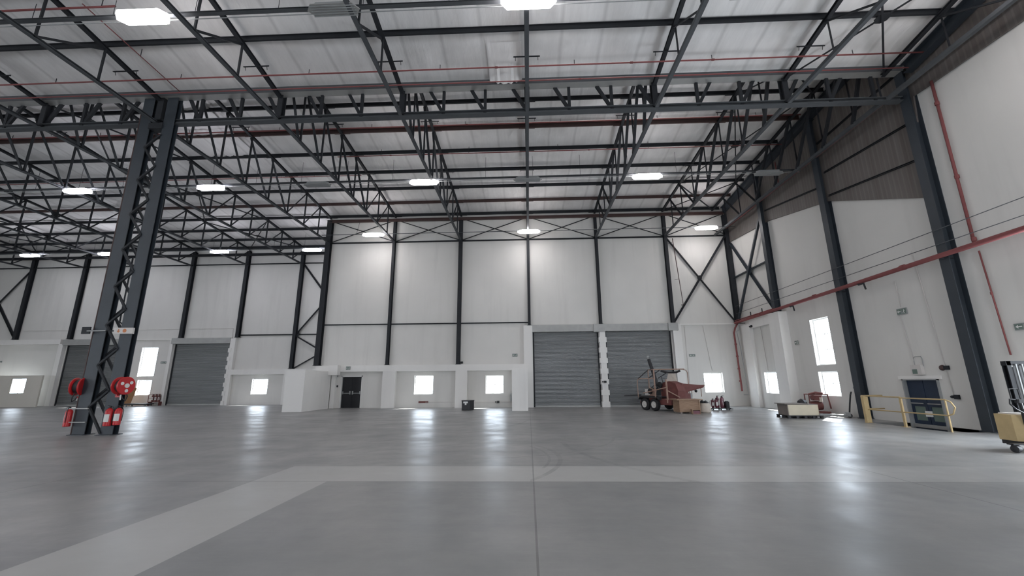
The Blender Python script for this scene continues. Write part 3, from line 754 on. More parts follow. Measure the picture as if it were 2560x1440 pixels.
for x, lab_ in ((.12, 'unlit pale lamp hanging in the middle row at the photo centre'), (12.9, 'unlit pale lamp of the middle row nearest the right-hand wall'), (-11.5, 'unlit lamp of the middle row between two lit ones on the left')):
    lamp(x * .95, 19.48, 11.76, False, lab_)
for x, lab_ in ((.18, 'lit lamp in front of the centre of the back wall'), (-10.98, 'lit lamp in front of the back wall right of the tall corner column'), (12.55, 'lit lamp in front of the back wall near the right-hand corner')):
    lamp(x * .965, 26.63, 11.60, True, lab_)
for x, lab_ in ((-17.6, 'lit lamp just left of the tall corner column'), (-25.4, 'lit bluish lamp in front of the left wall above the middle shutter'), (-35.0, 'bluish lamp in front of the left wall half hidden by the double column'), (-41.8, 'bluish lamp at the far left edge of the photo')):
    lamp(x * .95, 30.03, 11.74, True, lab_, True)
# unseen lamps added behind the camera and to the left to brighten the hall
for y, rn in ((-1.0, 'first row'), (-11.0, 'second row')):
    for x, xn in ((-35, 'far left'), (-23, 'second from the left'), (-11.3, 'third from the left'), (.17, 'fourth from the left'), (11.5, 'nearest the right-hand wall')):
        lamp(x, y, 11.74, True, 'added unseen lamp behind the camera, %s, %s' % (rn, xn))['group'] = 'added lamps behind the camera'
for x, xn in ((-23, 'first'), (-35, 'second'), (-46, 'third')): lamp(x, 9.27, 11.74, True, 'added unseen lamp of the near row left of the photo, %s beyond its edge' % xn)['group'] = 'added lamps left of the photo'

# ================================================================== THE DOUBLE COLUMN
e = thing('braced_double_column', 'tall dark column of two posts laced together, left of centre', 'column', (-14.6, 14.05, 0))
for sx, mt in ((-.49, 'bluesteel'), (.48, 'bluesteel')):
    MB().ibeam((sx, 0, 0), (sx, 0, 13.0), .44, .22, .022, .016, (0, 1, 0)).build('post', mt, e)
    MB().box(sx - .27, -.22, 0, sx + .27, .22, .02).build('base_plate', 'bluesteel', e)
z = .05; s_ = 1
while z < 11.2:
    rise = .85 if s_ > 0 else .55
    for yy, dz in ((-.11, 0), (.11, .35)):
        MB().angle((.30 * s_, yy, z + dz), (-.30 * s_, yy, z + dz + rise), .065, .012, (0, 1, 0)).build('lacing_bar', 'steel', e)
    z += rise; s_ = -s_
MB().box(-.28, -.16, 11.5, .28, .16, 11.75).build('batten', 'steel', e)
MB().box(-.12, -.13, 11.9, .12, .13, 13.0).build('head_stub', 'steel', e)
MB().tube([(-.74, -.1, 0.0), (-.74, -.1, 12.4)], .02, 6).build('conduit', 'redsteel', e)

def hose_reel(loc, rz, label):
    e = thing('fire_hose_reel', label, 'hose reel', loc, rz, 'fire hose reels')
    # drum axis along local y, facing -y
    MB().lathe([(.05, -.14), (.285, -.14), (.30, -.125), (.30, -.10), (.285, -.09), (.10, -.085), (.10, .085), (.285, .09), (.30, .10), (.30, .125), (.285, .14), (.05, .14)], (0, 0, 0), (0, 1, 0), 32).build('drum', 'red', e, None, True)
    MB().lathe([(.11, -.08), (.225, -.08), (.235, -.04), (.225, 0), (.235, .04), (.225, .08), (.11, .08)], (0, 0, 0), (0, 1, 0), 28).build('hose_coil', 'black', e, None, True)
    MB().lathe([(.02, -.165), (.075, -.165), (.075, -.14)], (0, 0, 0), (0, 1, 0), 20).build('hub_label', 'white', e)
    for a in (35, 155, 275):
        c = Vector((math.cos(math.radians(a)) * .17, -.145, math.sin(math.radians(a)) * .17))
        MB().lathe([(.0, -.004), (.055, -.004), (.055, .004), (0, .004)], c, (0, 1, 0), 14).build('sticker', 'white', e)
    MB().box(-.03, .14, -.35, .03, .20, .12).box(-.03, .0, -.38, .03, .2, -.33).build('wall_bracket', 'red', e)
    MB().tube([(.1, -.03, -.2), (.16, -.05, -.36), (.10, -.08, -.50), (.02, -.05, -.44), (-.02, 0, -.30)], .017, 8).build('loose_hose', 'black', e, None, True)
    MB().tube([(-.02, 0, -.30), (-.04, -.03, -.47)], .022, 8).build('nozzle', 'white', e)
    return e
hose_reel((-13.80, 13.90, 1.60), math.radians(84), 'red fire hose reel on the right side of the double column')
hose_reel((-15.42, 13.98, 1.58), math.radians(-75), 'red fire hose reel on the left side of the double column, seen nearly edge-on')

def extinguisher(loc, rz, label, h=.52, r=.085, mat='red', group=None, proto=[None]):
    e = thing('fire_extinguisher', label, 'fire extinguisher', loc, rz, group)
    k = h / .52
    MB().lathe([(r * .85, 0), (r, .015), (r, .40 * k), (r * .85, .45 * k), (r * .4, .49 * k), (.02, .50 * k)], n=20).build('cylinder', mat, e, None, True)
    MB().box(-.02, -.02, .49 * k, .02, .02, .55 * k).build('valve', 'black', e)
    MB().bar((0, .01, .55 * k), (0, -.11, .575 * k), .022, .01).bar((0, .01, .535 * k), (0, -.10, .52 * k), .02, .01).build('handle', 'black', e)
    MB().tube([(.02, 0, .52 * k), (.08, .0, .53 * k), (r + .03, 0, .42 * k), (r + .02, 0, .12 * k)], .011, 8).build('hose', 'black', e, None, True)
    # wrapped label, curved on the body
    P = []; n = 7
    for i in range(n):
        a = math.radians(-90 - 48 + 96 * i / (n - 1)); P.append((math.cos(a) * (r + .002), math.sin(a) * (r + .002)))
    V = [(x, y, .12 * k) for x, y in P] + [(x, y, .33 * k) for x, y in P]
    MB().add(V, [(i, i + 1, n + i + 1, n + i) for i in range(n - 1)]).build('label', 'white', e)
    return e
extinguisher((-14.02, 13.82, .30), .1, 'left red extinguisher of the pair on the right post of the double column', .60, .11, group='extinguishers on the double column')
extinguisher((-13.78, 13.90, .32), .3, 'right red extinguisher of the pair on the right post of the double column', .58, .105, group='extinguishers on the double column')
extinguisher((-15.46, 13.86, .28), -1.2, 'red fire extinguisher on the left side of the double column near the floor', .60, .10, group='extinguishers on the double column')
def strapx(z, x0, x1, y, label):
    tag(MB().box(x0, y - .02, z - .015, x1, y + .02, z + .015).build('mounting_bracket', 'galv', None, (x0, y, z)), label, 'bracket', 'strap brackets on the double column')
strapx(.86, -15.5, -14.8, 13.84, 'grey strap across the left post above its extinguisher')
strapx(.42, -15.5, -14.8, 13.84, 'grey strap across the left post near the floor')
strapx(3.48, -15.45, -14.78, 13.84, 'grey strap across the left post level with the sign')
# signs on the double column
e = thing('fire_point_sign', 'cream sign with orange arrow and round symbol on the right post of the double column', 'sign', (-14.12, 13.82, 3.47), math.radians(4))
MB().box(-.30, -.012, -.105, .30, 0, .105).box(.30, -.012, -.105, .34, .06, .105).build('sign_plate', 'soffit', e)
MB().slab([(-.16, -.016, .06), (-.13, -.016, .06), (-.13, -.016, 0), (-.085, -.016, 0), (-.145, -.016, -.075), (-.205, -.016, 0), (-.16, -.016, 0)], (0, .004, 0)).build('arrow', 'orange', e)
MB().lathe([(.0, -.017), (.065, -.017), (.065, -.013), (0, -.013)], (.06, 0, 0), (0, 1, 0), 20).build('round_symbol', 'orange', e)
MB().box(-.48, .02, -.02, -.28, .05, .02).build('sign_bracket', 'steel', e)
tag(MB().box(-.15, -.02, -.12, .15, .02, .12).box(.15, -.01, -.02, .30, .01, .02).build('edge_on_sign', 'steel', None), 'dark back of a sign on the left post of the double column', 'sign').location = (-15.5, 13.85, 3.5)

# ================================================================== RIGHT WALL FITTINGS
# big red main
c0 = Vector((14.03, 28.2, 5.45))
e = thing('fire_main_pipe', 'thick red fire main running along the right-hand wall above the doors', 'pipe', c0)
MB().tube([(0, .1, -.02), (0, -14.2, .25), (0, -22, .35)], .085, 12).build('pipe_run', 'redpipe', e, None, True)
MB().tube([(0, .1, .13), (0, -4.4, .16)], .035, 8).build('parallel_pipe', 'redpipe', e, None, True)
for y in (-3.0, -7.9, -12.8): MB().tube([(0, y - .08, .005 - y * .018), (0, y + .08, .005 - y * .018)], .105, 12).build('coupling', 'redpipe', e)
for y in (-5.9, -10.6):
    z = -.1 - y * .018
    MB().tube([(0, y, z + .05), (-.05, y - .1, z - .02), (-.12, y - .45, z - .04), (-.12, y - .5, z - .3)], .035, 8).build('bracket', 'steel', e, None, True)
for y in (-1.9, -3.2): MB().tube([(.03, y, .06), (.03, y, .4)], .03, 8).build('drain_stub', 'steel', e)
for y in (-.3, -4.2, -9.3, -14.2): MB().box(0, y - .03, -.12 - y * .018, .44, y + .03, -.08 - y * .018).build('support_arm', 'steel', e)
pipe([(14.2, 28.35, 5.4), (13.98, 28.3, 5.1), (13.85, 28.28, 4.75), (13.86, 28.28, 4.3), (13.9, 28.28, .95)], .055, 'red drop pipe in the corner below the fire main', collars=[((13.87, 28.28, z), (0, 0, .05)) for z in (4.0, 3.2, 2.4, 1.6)])
pipe([(14.12, 28.1, 5.3), (14.12, 28.1, 4.95), (14.0, 28.2, 4.85), (14.1, 28.15, 3.6), (14.2, 28.1, .75), (13.9, 28.15, .74)], .025, 'thin grey conduit looping down beside the red drop pipe', 'grey', name='conduit')
pipe([(XR - .09, 13.17, 11.9), (XR - .09, 13.2, 5.8)], .045, 'red riser pipe climbing the right-hand wall above the fire main', collars=[((XR - .09, 13.18, z), (0, 0, .06)) for z in (11.0, 8.2, 6.0)])
pipe([(XR - .07, 13.15, 5.6), (XR - .07, 13.06, 2.3)], .022, 'thin red pipe dropping below the fire main near the stacker', collars=[((XR - .07, 13.12, 4.2), (0, 0, .04))])
pipe([(14.25, 28.3, 12.25), (14.1, 4.0, 12.25)], .05, 'long red pipe high along the right-hand wall under the roof', clips=[((14.2, y, 12.25), (14.2, y, 12.9)) for y in (26, 22, 18)])
pipe([(14.3, 22.0, 13.8), (14.3, 22.0, 12.3)], .03, 'short red drop pipe against the ribbed cladding')
for z, n in ((6.55, 'upper'), (6.05, 'lower')):
    pipe([(XR - .38, 28.2, z), (XR - .38, 8, z + .1)], .013, '%s of two thin cables strung along the right-hand wall' % n, 'palesteel' if 1 else 'grey', 'cable', 'wall_cable', 'thin wall cables')
def conduit(pts, label, r=.013): pipe(pts, r, label, 'soffit', 'conduit', 'conduit', 'thin conduits')
xw = XR - .03
conduit([(xw, 16.45, 4.1), (xw, 16.3, 2.3)], 'thin conduit between the exit sign and the box over the blue door')
conduit([(xw, 16.35, 5.4), (xw, 16.35, 4.35)], 'thin conduit above the exit sign on the right-hand wall')
conduit([(xw, 15.4, 6.3), (xw, 15.1, 1.1)], 'long thin conduit down to the small box right of the blue door')
conduit([(xw, 19.35, 9.0), (xw, 19.3, 1.35)], 'long thin conduit beside the middle right-wall column')
conduit([(xw, 26.2, 5.2), (xw, 26.0, 2.2)], 'thin conduit down to the window nearest the corner on the right-hand wall')
conduit([(12.0, YB - .03, 5.3), (12.3, YB - .03, 2.3)], 'thin conduit down to the window right of the trailer machine')
conduit([(10.75, YB - .03, 5.3), (10.72, YB - .03, 1.3)], 'thin conduit right of the right-hand shutter')
pipe([(10.45, YB - .25, 11.6), (10.75, YB - .25, 6.75), (10.62, YB - .25, 6.75)], .03, 'thin brown drop pipe on the upper back wall beside the large cross brace', 'redsteel', clips=[((10.4, YB - .25, 11.3), (10.2, YB - .05, 11.3)), ((10.6, YB - .25, 8.6), (10.4, YB - .05, 8.6))])
pipe([(-34.9, YL - .4, 12.6), (-34.9, YL - .4, 6.9), (-34.6, YL - .4, 6.75)], .06, 'thin drop pipe beside a dark column high on the left wall', 'steel', clips=[((-34.9, YL - .4, 10.8), (-34.4, YL - .3, 10.8)), ((-34.9, YL - .4, 8.4), (-34.4, YL - .3, 8.4))])
pipe([(-7.0, YB - .06, .36), (-.9, YB - .06, .34)], .012, 'thin pale conduit low on the back wall behind the black bin', 'soffit', 'conduit', 'conduit')
pipe([(-12.3, 28.2, 13.3), (-12.2, 27.6, 12.2)], .012, 'short drop cable to the lamp right of the tall corner column', 'steel', 'cable', 'drop_cable')

def exit_sign(loc, rz, label, w=.42, h=.20, mat='grey', faces=1, group='emergency signs'):
    e = thing('emergency_sign', label, 'sign', loc, rz, group)
    MB().box(-w / 2, -.035, -h / 2, w / 2, 0, h / 2).build('sign_box', mat, e)
    g = 'green'
    MB().box(-w * .46, -.040, -h * .40, -w * .04, -.036, h * .40).box(w * .04, -.040, -h * .40, w * .46, -.036, h * .40).build('sign_face', g, e)
    # arrow and running figure
    a = MB().slab([(-w * .42, -.045, 0), (-w * .28, -.045, -h * .26), (-w * .28, -.045, -h * .08), (-w * .08, -.045, -h * .08), (-w * .08, -.045, h * .08), (-w * .28, -.045, h * .08), (-w * .28, -.045, h * .26)], (0, .004, 0))
    a.build('arrow', 'white', e)
    MB().lathe([(0, -.046), (h * .07, -.046), (h * .07, -.041)], (w * .27, 0, h * .24), (0, 1, 0), 10).bar((w * .26, -.043, h * .16), (w * .22, -.043, -h * .08), .03, .004, (0, 1, 0)).bar((w * .22, -.043, -h * .08), (w * .32, -.043, -h * .30), .018, .004, (0, 1, 0)).bar((w * .22, -.043, -h * .08), (w * .14, -.043, -h * .28), .018, .004, (0, 1, 0)).bar((w * .25, -.043, h * .1), (w * .36, -.043, h * .04), .014, .004, (0, 1, 0)).build('running_figure', 'white', e)
    return e
exit_sign((-.92, YB - .01, 3.45), 0, 'small grey arrow sign on the cream wall left of the shutters', .36, .2)
exit_sign((11.08, YB - .01, 3.32), 0, 'small grey arrow sign right of the right-hand shutter', .40, .17)
exit_sign((-30.65, YL - .01, 3.48), 0, 'small arrow sign between the tall left window and the left shutter', .60, .17)
exit_sign((-12.35, YB - .36, 2.66), 0, 'small grey exit sign on the band above the black door', .30, .22)
exit_sign((XR - .01, 16.34, 4.18), -PI / 2, 'grey-green exit sign high above the blue door on the right-hand wall', .42, .24)
exit_sign((XR - .01, 22.9, 3.6), -PI / 2, 'faint oval-looking sign left of the tall window on the right-hand wall', .36, .24, 'soffit')
exit_sign((XR - .01, 12.55, 3.1), -PI / 2, 'grey sign on the right-hand wall above the stacker', .50, .20)
exit_sign((-43.6, 32.9, 3.6), 0, 'faint sign on the wall above the beige partition at the far left', .4, .14, 'soffit')
# grey bulkhead fitting over the blue door, with its conduit hook
e = thing('bulkhead_light', 'pale grey bulkhead box with a dark lens directly over the blue door', 'lamp', (XR, 16.2, 1.78), -PI / 2)
MB().prism([(-.21, -.12), (.21, -.12), (.21, 0), (-.21, 0)], 0, .36).build('housing', 'soffit', e)
MB().box(-.14, -.13, .03, .05, -.12, .20).build('lens', 'green', e)
MB().tube([(-.1, -.03, .36), (-.1, -.03, .62), (-.02, -.03, .66), (.2, -.03, .66), (.24, -.03, .58), (.24, -.03, .3)], .012, 6).build('conduit_hook', 'grey', e)
def alarm(loc, rz, label, mat='redsteel', r=.10):
    e = thing('alarm_sounder', label, 'alarm', loc, rz, 'small wall alarm boxes')
    MB().lathe([(r * .9, 0), (r, -.02), (r * .9, -.06), (r * .5, -.09)], (-.08, 0, 0), (0, 1, 0), 16).build('sounder', mat, e, None, True)
    MB().box(0, -.07, -.07, .16, 0, .07).build('beacon', 'steel', e)
alarm((XR, 15.2, 2.0), -PI / 2, 'dark red alarm box right of the blue door')
alarm((XR, 15.08, 1.02), -PI / 2, 'small dark call point right of the blue door at hand height', 'steel', .05)
alarm((XR, 19.35, 1.27), -PI / 2, 'small grey alarm box left of the middle right-wall column', 'grey', .08)
alarm((-13.35, YB, 2.14), 0, 'small dark round alarm left of the black door', 'steel', .09)
alarm((-13.28, YB, 1.45), 0, 'small call point below the round alarm left of the black door', 'grey', .05)
alarm((-2.15, YB, .35), 0, 'tiny dark valve box low on the wall below the small window nearest the shutters', 'steel', .05)
alarm((-4.65, YB - .1, 2.98), 0, 'tiny dark box at the foot of the second column from the corner column', 'steel', .05)
alarm((5.0, YB - .37, 1.62), 0, 'small dark switch on the white pier between the shutters', 'steel', .05)
alarm((26.0 * 0 + 14.3, 26.9, 5.0), -PI / 2, 'small dark box under the fire main near the corner', 'steel', .06)
# pale loose flap of roof lining
MBf = MB(); n = 12
V = []
for i in range(n + 1):
    for j in range(7):
        x = -1.32 + 1.25 * i / n; y = 12.2 + 1.5 * j / 6
        V.append((x, y, znear(y) + .24 - .16 * math.sin(PI * i / n) * (j / 6) - .05 * math.sin(i * 2.6) * (j / 6) - (.10 if j == 6 else 0)))
MBf.add(V, [(i * 7 + j, (i + 1) * 7 + j, (i + 1) * 7 + j + 1, i * 7 + j + 1) for i in range(n) for j in range(6)])
o = MBf.build('loose_roof_lining', 'foil', None, (-1.3, 12.2, 13.2), True)
tag(o, 'sagging wrinkled flap of pale roof lining left of the centre truss above the gutter', 'roof lining')

# ================================================================== RAILING
e = thing('safety_railing', 'yellow tubular railing beside the sunken blue door', 'railing', (13.06, 17.3, 0))
def post(y, w=.08, t=.05): MB().box(-t / 2, y - w / 2, 0, t / 2, y + w / 2, 1.0).box(-.09, y - .09, 0, .09, y + .09, .012).build('post', 'yellow', e)
post(-.15, .14, .14); post(-1.75); 
MB().box(-.12, -.24, .0, .06, -.12, 1.0).build('end_panel', 'yellow', e)
MB().tube([(0, 0, 1.0), (0, -1.75, 1.0)], .024).build('top_rail', 'yellow', e)
MB().tube([(0, 0, .50), (0, -1.75, .50)], .022).build('mid_rail', 'yellow', e)
MB().tube([(0, 0, 1.0), (1.0, .25, 1.0)], .024).build('return_rail', 'yellow', e)
MB().tube([(0, 0, .5), (1.0, .25, .5)], .022).build('return_rail', 'yellow', e)
MB().tube([(.0, -1.75, .98), (.0, -3.35, .98), (0, -3.52, .92), (0, -3.62, .76), (0, -3.52, .56), (0, -3.35, .5), (0, -1.75, .5)], .022).build('looped_rail', 'yellow', e, None, True)
MB().tube([(.05, -3.3, .0), (.05, -3.3, .98)], .024).build('thin_post', 'yellow', e)

# ================================================================== BLACK BIN
e = thing('black_crate', 'black plastic bin with a white label in front of the back wall', 'bin', (-3.72, 25.95, 0), math.radians(6))
w, d, h = .36, .30, .58
MB().prism([(-w, -d), (w * .35, -d), (w, -d * .1), (w, d), (-w, d)], .02, h - .03).build('body', 'black', e)
MB().prism([(-w - .02, -d - .02), (w * .36, -d - .02), (w + .02, -d * .1), (w + .02, d + .02), (-w - .02, d + .02)], h - .05, h).build('rim', 'black', e)
MB().box(-w + .09, -d - .006, h - .16, -w + .36, -d, h - .06).box(-w + .18, -d - .006, h - .26, -w + .28, -d, h - .15).build('label', 'white', e)
tag(MB().box(-.33, -.03, -.06, .33, 0, .06).build('heater_strip', 'rust', None), 'small dull red strip low on the wall, right of the black door', 'wall fitting').location = (-7.15, YB, .37)
e = thing('wall_phone_hood', 'rounded grey hood low on the wall beside the right wing wall', 'wall fitting', (-1.12, 28.3, .75))
MB().lathe([(.16, -.12), (.16, .12)], (0, 0, 0), (1, 0, 0), 20).box(-.12, -.16, -.35, .12, .16, 0).build('hood', 'grey', e, None, True)

# ================================================================== TRAILER MACHINE
# local x = along the trailer towards the drawbar, local y = across
TM = thing('trailer_machine', 'rusty red tandem-axle trailer machine with hopper and tube cage in front of the shutter', 'machine', (6.98, 24.75, 0), math.radians(-64))
def tm(name, mat, mb, parent=None, sm=False): return mb.build(name, mat, parent or TM, None, sm)
# note: local y>0 points to the viewer's right and away
tm('chassis', 'rust', MB().channel((-1.0, .12, .42), (1.5, .12, .42), .07, .14).channel((-1.0, 1.5, .42), (1.5, 1.5, .42), .07, .14).bar((-1.0, .1, .42), (-1.0, 1.55, .42), .08, .12).bar((.9, .1, .42), (.9, 1.55, .42), .08, .12).bar((1.5, .1, .42), (1.5, 1.55, .42), .08, .12))
for yy in (-.06, 1.68):
    for xx in (-.38, .38):
        w = tm('wheel', 'rubber', MB().lathe([(.17, -.10), (.29, -.11), (.33, -.08), (.34, 0), (.33, .08), (.29, .11), (.17, .10)], (xx, yy, .34), (0, 1, 0), 28), None, True)
        sgn = -1 if yy < 0 else 1
        tm('rim', 'hub', MB().lathe([(.03, .135 * sgn), (.06, .14 * sgn), (.08, .112 * sgn), (.15, .112 * sgn), (.18, .124 * sgn), (.19, .08 * sgn)], (xx, yy, .34), (0, 1, 0), 24), w, True)
    tm('fender', 'rubber', MB().sect((0, yy - .14, 0), (0, yy + .14, 0), [(-.82 , .62), (-.80, .60), (-.70, .71), (.70, .71), (.80, .60), (.82, .62), (.72, .74), (-.72, .74)]))
tm('axle', 'black', MB().tube([(-.38, -.05, .34), (-.38, 1.66, .34)], .04).tube([(.38, -.05, .34), (.38, 1.66, .34)], .04))
tm('deck', 'black', MB().box(-1.1, .0, .74, .85, .6, .79))
# red body: drum with stepped side plates
tm('drum_body', 'rust', MB().lathe([(.30, -.5), (.50, -.46), (.50, .46), (.30, .5)], (.95, .95, 1.0), (0, 1, 0), 18).box(.45, .55, .42, 1.55, 1.45, .95), None, True)
tm('body_cover', 'rust', MB().slab([(.35, .5, .5), (1.5, .5, .5), (1.62, .5, 1.1), (1.45, .5, 1.5), (1.0, .5, 1.62), (.5, .5, 1.55), (.30, .5, 1.2)], (0, .55, 0)))
# hopper flaring to the viewer's right
hv = [(.75, .9, .95), (1.45, .9, .95), (1.5, .9, 1.5), (.7, .9, 1.5), (.70, 2.25, 1.26), (1.75, 2.25, 1.26), (1.8, 2.3, 1.38), (.65, 2.3, 1.38)]
tm('feed_hopper', 'rust', MB().add(hv, [(3, 2, 1, 0), (4, 5, 6, 7), (0, 1, 5, 4), (1, 2, 6, 5), (2, 3, 7, 6), (3, 0, 4, 7)]))
tm('hopper_lip', 'ochre', MB().bar((.6, 2.25, 1.39), (1.85, 2.25, 1.39), .10, .04))
# exhaust / discharge spout
tm('discharge_spout', 'black', MB().tube([(.1, .55, 1.25), (.0, .45, 1.75), (-.12, .38, 2.3), (-.25, .34, 2.75), (-.30, .32, 2.98)], .11, 12, .095), None, True)
tm('spout_cap', 'grey', MB().tube([(-.28, .33, 2.9), (-.36, .30, 3.08)], .10, 12), None, True)
tm('engine_block', 'black', MB().cbox((-.30, .62, 1.02), (.55, .5, .42), 0, .06).lathe([(.15, 0), (.15, .16)], (-.30, .36, 1.05), (0, -1, 0), 18))
tm('pulley', 'black', MB().lathe([(.17, 0), (.17, .06), (.06, .08)], (.35, .45, 1.42), (0, -1, 0), 20).lathe([(.10, 0), (.10, .06)], (.0, .42, 1.15), (0, -1, 0), 16))
tm('fuel_tank', 'soffit', MB().cbox((-.55, .35, 1.0), (.34, .3, .34), 0, .05))
tm('battery_box', 'grey', MB().cbox((1.1, 1.75, .78), (.35, .3, .34), 0, .04))
tm('lower_guard', 'rust', MB().slab([(-.2, .05, .35), (1.5, .05, .35), (1.5, .05, .62), (-.2, .05, .75)], (0, .04, 0)))
cg = .026
tm('cage_side', 'ochre', MB().tube([(-1.05, .0, .7), (-1.05, .0, 1.62), (-.98, .0, 1.74), (-.85, 0, 1.78), (.35, 0, 1.78)], cg))
tm('cage_side', 'ochre', MB().tube([(-.9, .75, 2.30), (.6, 2.0, 2.30), (.75, 2.12, 2.24), (.8, 2.16, 2.1), (.8, 2.16, .7)], cg))
tm('cage_post', 'ochre', MB().bar((.40, .0, .45), (.40, .0, 2.28), .06, .06))
tm('cage_post', 'ochre', MB().bar((1.25, .05, .45), (1.25, .05, 1.72), .08, .05))
tm('cage_post', 'ochre', MB().bar((-.9, .75, .75), (-.9, .75, 2.3), .05, .05))
tm('cage_top', 'ochre', MB().tube([(-.9, .75, 2.3), (.4, 0, 2.28), (1.5, 1.2, 2.28), (.6, 2.0, 2.3)], cg))
tm('roof_strut', 'black', MB().tube([(-.95, 0, 1.78), (-.9, .75, 2.3)], .03))
tm('roof_strut', 'black', MB().tube([(-.1, 0, 1.78), (.15, .75, 2.3)], .03))
tm('roof_strut', 'black', MB().tube([(.7, 0, 1.78), (.9, .55, 2.12)], .025))
tm('diagonal_stay', 'ochre', MB().tube([(-.6, .0, .95), (1.25, .02, 1.28)], .028))
tm('diagonal_stay', 'ochre', MB().tube([(1.25, .0, 1.15), (1.6, .6, .75)], .028))
tm('diagonal_stay', 'ochre', MB().tube([(.4, .0, .62), (1.6, .3, .68)], .025))
tm('drawbar', 'rust', MB().bar((1.5, .5, .42), (1.8, .8, .42), .08, .1).bar((1.5, 1.1, .42), (1.8, .8, .42), .08, .1))
tm('rolled_tarpaulin', 'black', MB().tube([(.2, .7, 2.2), (.5, 1.0, 2.12), (.9, 1.2, 2.12), (1.1, 1.3, 2.2)], .06, 10), None, True)
tm('hanging_sheet', 'sack', MB().slab([(.45, 1.05, 2.15), (.62, 1.35, 2.15), (.72, 1.45, 1.55), (.32, .95, 1.55)], (.02, -.02, 0)))
tm('lamp_guard', 'ochre', MB().tube([(.85, 2.3, .75), (.85, 2.3, 1.22), (1.0, 2.42, 1.28), (1.15, 2.5, 1.28), (1.25, 2.6, 1.2), (1.25, 2.6, .75)], .022))
tm('marker_lamp', 'black', MB().lathe([(.03, 0), (.08, .05), (.08, .12), (.02, .16)], (1.02, 2.45, .98), (0, 0, 1), 14))
tm('rear_bar', 'black', MB().tube([(-1.9, -.35, .78), (-.9, .1, .84)], .025))

# plywood crate with lid standing in front of the machine
CR = thing('plywood_crate', 'brown plywood crate with a flat lid in front of the trailer machine', 'crate', (8.22, 22.74, 0), math.radians(2))
MB().box(-.52, -.42, .06, .54, -.40, .66).box(-.52, .40, .06, .54, .42, .66).box(-.54, -.42, .06, -.52, .42, .66).box(.52, -.42, .06, .54, .42, .66).box(-.52, -.42, .06, .54, .42, .09).build('box', 'wood', CR)
MB().box(-.66, -.50, .66, .68, .50, .70).build('lid', 'wood', CR)
for x in (-.45, 0, .45): MB().box(x - .05, -.42, 0, x + .05, .42, .06).build('skid', 'darkboard', CR)
for x in (-.50, .50): MB().box(x - .03, -.45, .06, x + .03, -.42, .66).build('batten', 'wood', CR)
e = thing('small_crate', 'small open wooden box at the right foot of the plywood crate', 'box', (8.38, 21.95, 0), math.radians(-6))
MB().box(-.20, -.14, 0, -.17, .14, .24).box(.17, -.14, 0, .20, .14, .22).box(-.20, .12, 0, .20, .14, .22).box(-.2, -.14, 0, .2, .14, .02).box(-.22, -.15, .20, .22, .14, .23).build('box', 'wood', e)
MB().box(-.16, -.12, .02, .16, .1, .17).build('contents', 'maroon', e)
# woven sack with dark contents
e = thing('woven_sack', 'pale woven sack of dark scrap right of the plywood crate', 'sack', (9.12, 22.65, 0))
pf = [(.24, 0), (.30, .06), (.31, .25), (.27, .42), (.25, .50)]
MB().lathe(pf, n=18).build('sack_body', 'sack', e, None, True)
mb = MB()
for i in range(9):
    a = i * .7; r = .06 + .02 * (i % 3); c = (.13 * math.cos(a), .13 * math.sin(a), .50 + .05 * (i % 2) - .02 * (a > 4))
    mb.lathe([(r * .4, -r), (r, -r * .3), (r * .9, r * .5), (r * .3, r)], c, (math.cos(a), .5, .7), 7)
mb.build('scrap', 'black', e)

# extinguishers grouped on a small trolley
e = thing('flat_trolley', 'low dark trolley carrying maroon extinguishers in front of the back wall', 'trolley', (10.85, 24.85, 0), math.radians(-8))
MB().box(-.52, -.26, .09, .52, .26, .13).build('deck', 'black', e)
for sx in (-.42, .0, .42):
    for sy in (-.2, .2): MB().lathe([(.045, -.02), (.045, .02)], (sx, sy, .045), (0, 1, 0), 12).build('castor', 'black', e)
MB().tube([(-.5, 0, .13), (-.5, 0, .48), (-.42, 0, .55)], .015, 6).build('handle', 'grey', e)
MB().box(.5, -.25, .05, .62, .2, .12).build('tow_bar', 'grey', e)
for i, (dx, dy, h, mt) in enumerate(((-.34, .06, .46, 'maroon'), (-.20, -.12, .50, 'maroon'), (-.08, .06, .62, 'maroon'), (.10, -.06, .58, 'maroon'), (.20, .10, .62, 'maroon'))):
    a = math.radians(-8)
    extinguisher((10.85 + dx * math.cos(a) - dy * math.sin(a), 24.85 + dx * math.sin(a) + dy * math.cos(a), .13), .4 * i, 'maroon extinguisher on the low trolley, %s from the left' % ('first', 'second', 'third', 'fourth', 'fifth')[i], h, .085, mt, 'extinguishers on the low trolley')
tag(MB().cbox((0, 0, .17), (.2, .26, .34), 0, .03).box(-.06, -.06, .34, .06, .06, .37).build('jerry_can', 'black', None), 'black canister at the right end of the low trolley', 'canister').location = (11.23, 24.78, .13)

# ================================================================== PALLET WITH CRATE
PX, PY, PZR = 11.95, 19.55, math.radians(-4)
e = thing('black_pallet', 'dark pallet under the pale plywood crate', 'pallet', (PX, PY, 0), PZR)
mb = MB()
for i in range(6): mb.box(-.72, -.5 + i * .175, .10, .72, -.5 + i * .175 + .12, .125)
mb.box(-.72, -.5, .0, .72, -.42, .02).box(-.72, -.04, 0, .72, .04, .02).box(-.72, .42, 0, .72, .5, .02)
mb.build('deck_boards', 'black', e)
for x in (-.66, -.33, 0, .33, .66):
    for y in (-.45, 0, .45): MB().box(x - .05, y - .05, .02, x + .05, y + .05, .10).build('block', 'black', e)
e = thing('pale_plywood_crate', 'pale plywood crate with a dark side standing on the pallet near the right-hand wall', 'crate', (PX - .02, PY, .13), PZR)
MB().box(-.62, -.42, 0, .62, -.40, .44).box(.60, -.42, 0, .62, .42, .44).box(-.62, .4, 0, .62, .42, .44).build('front_board', 'plypale', e)
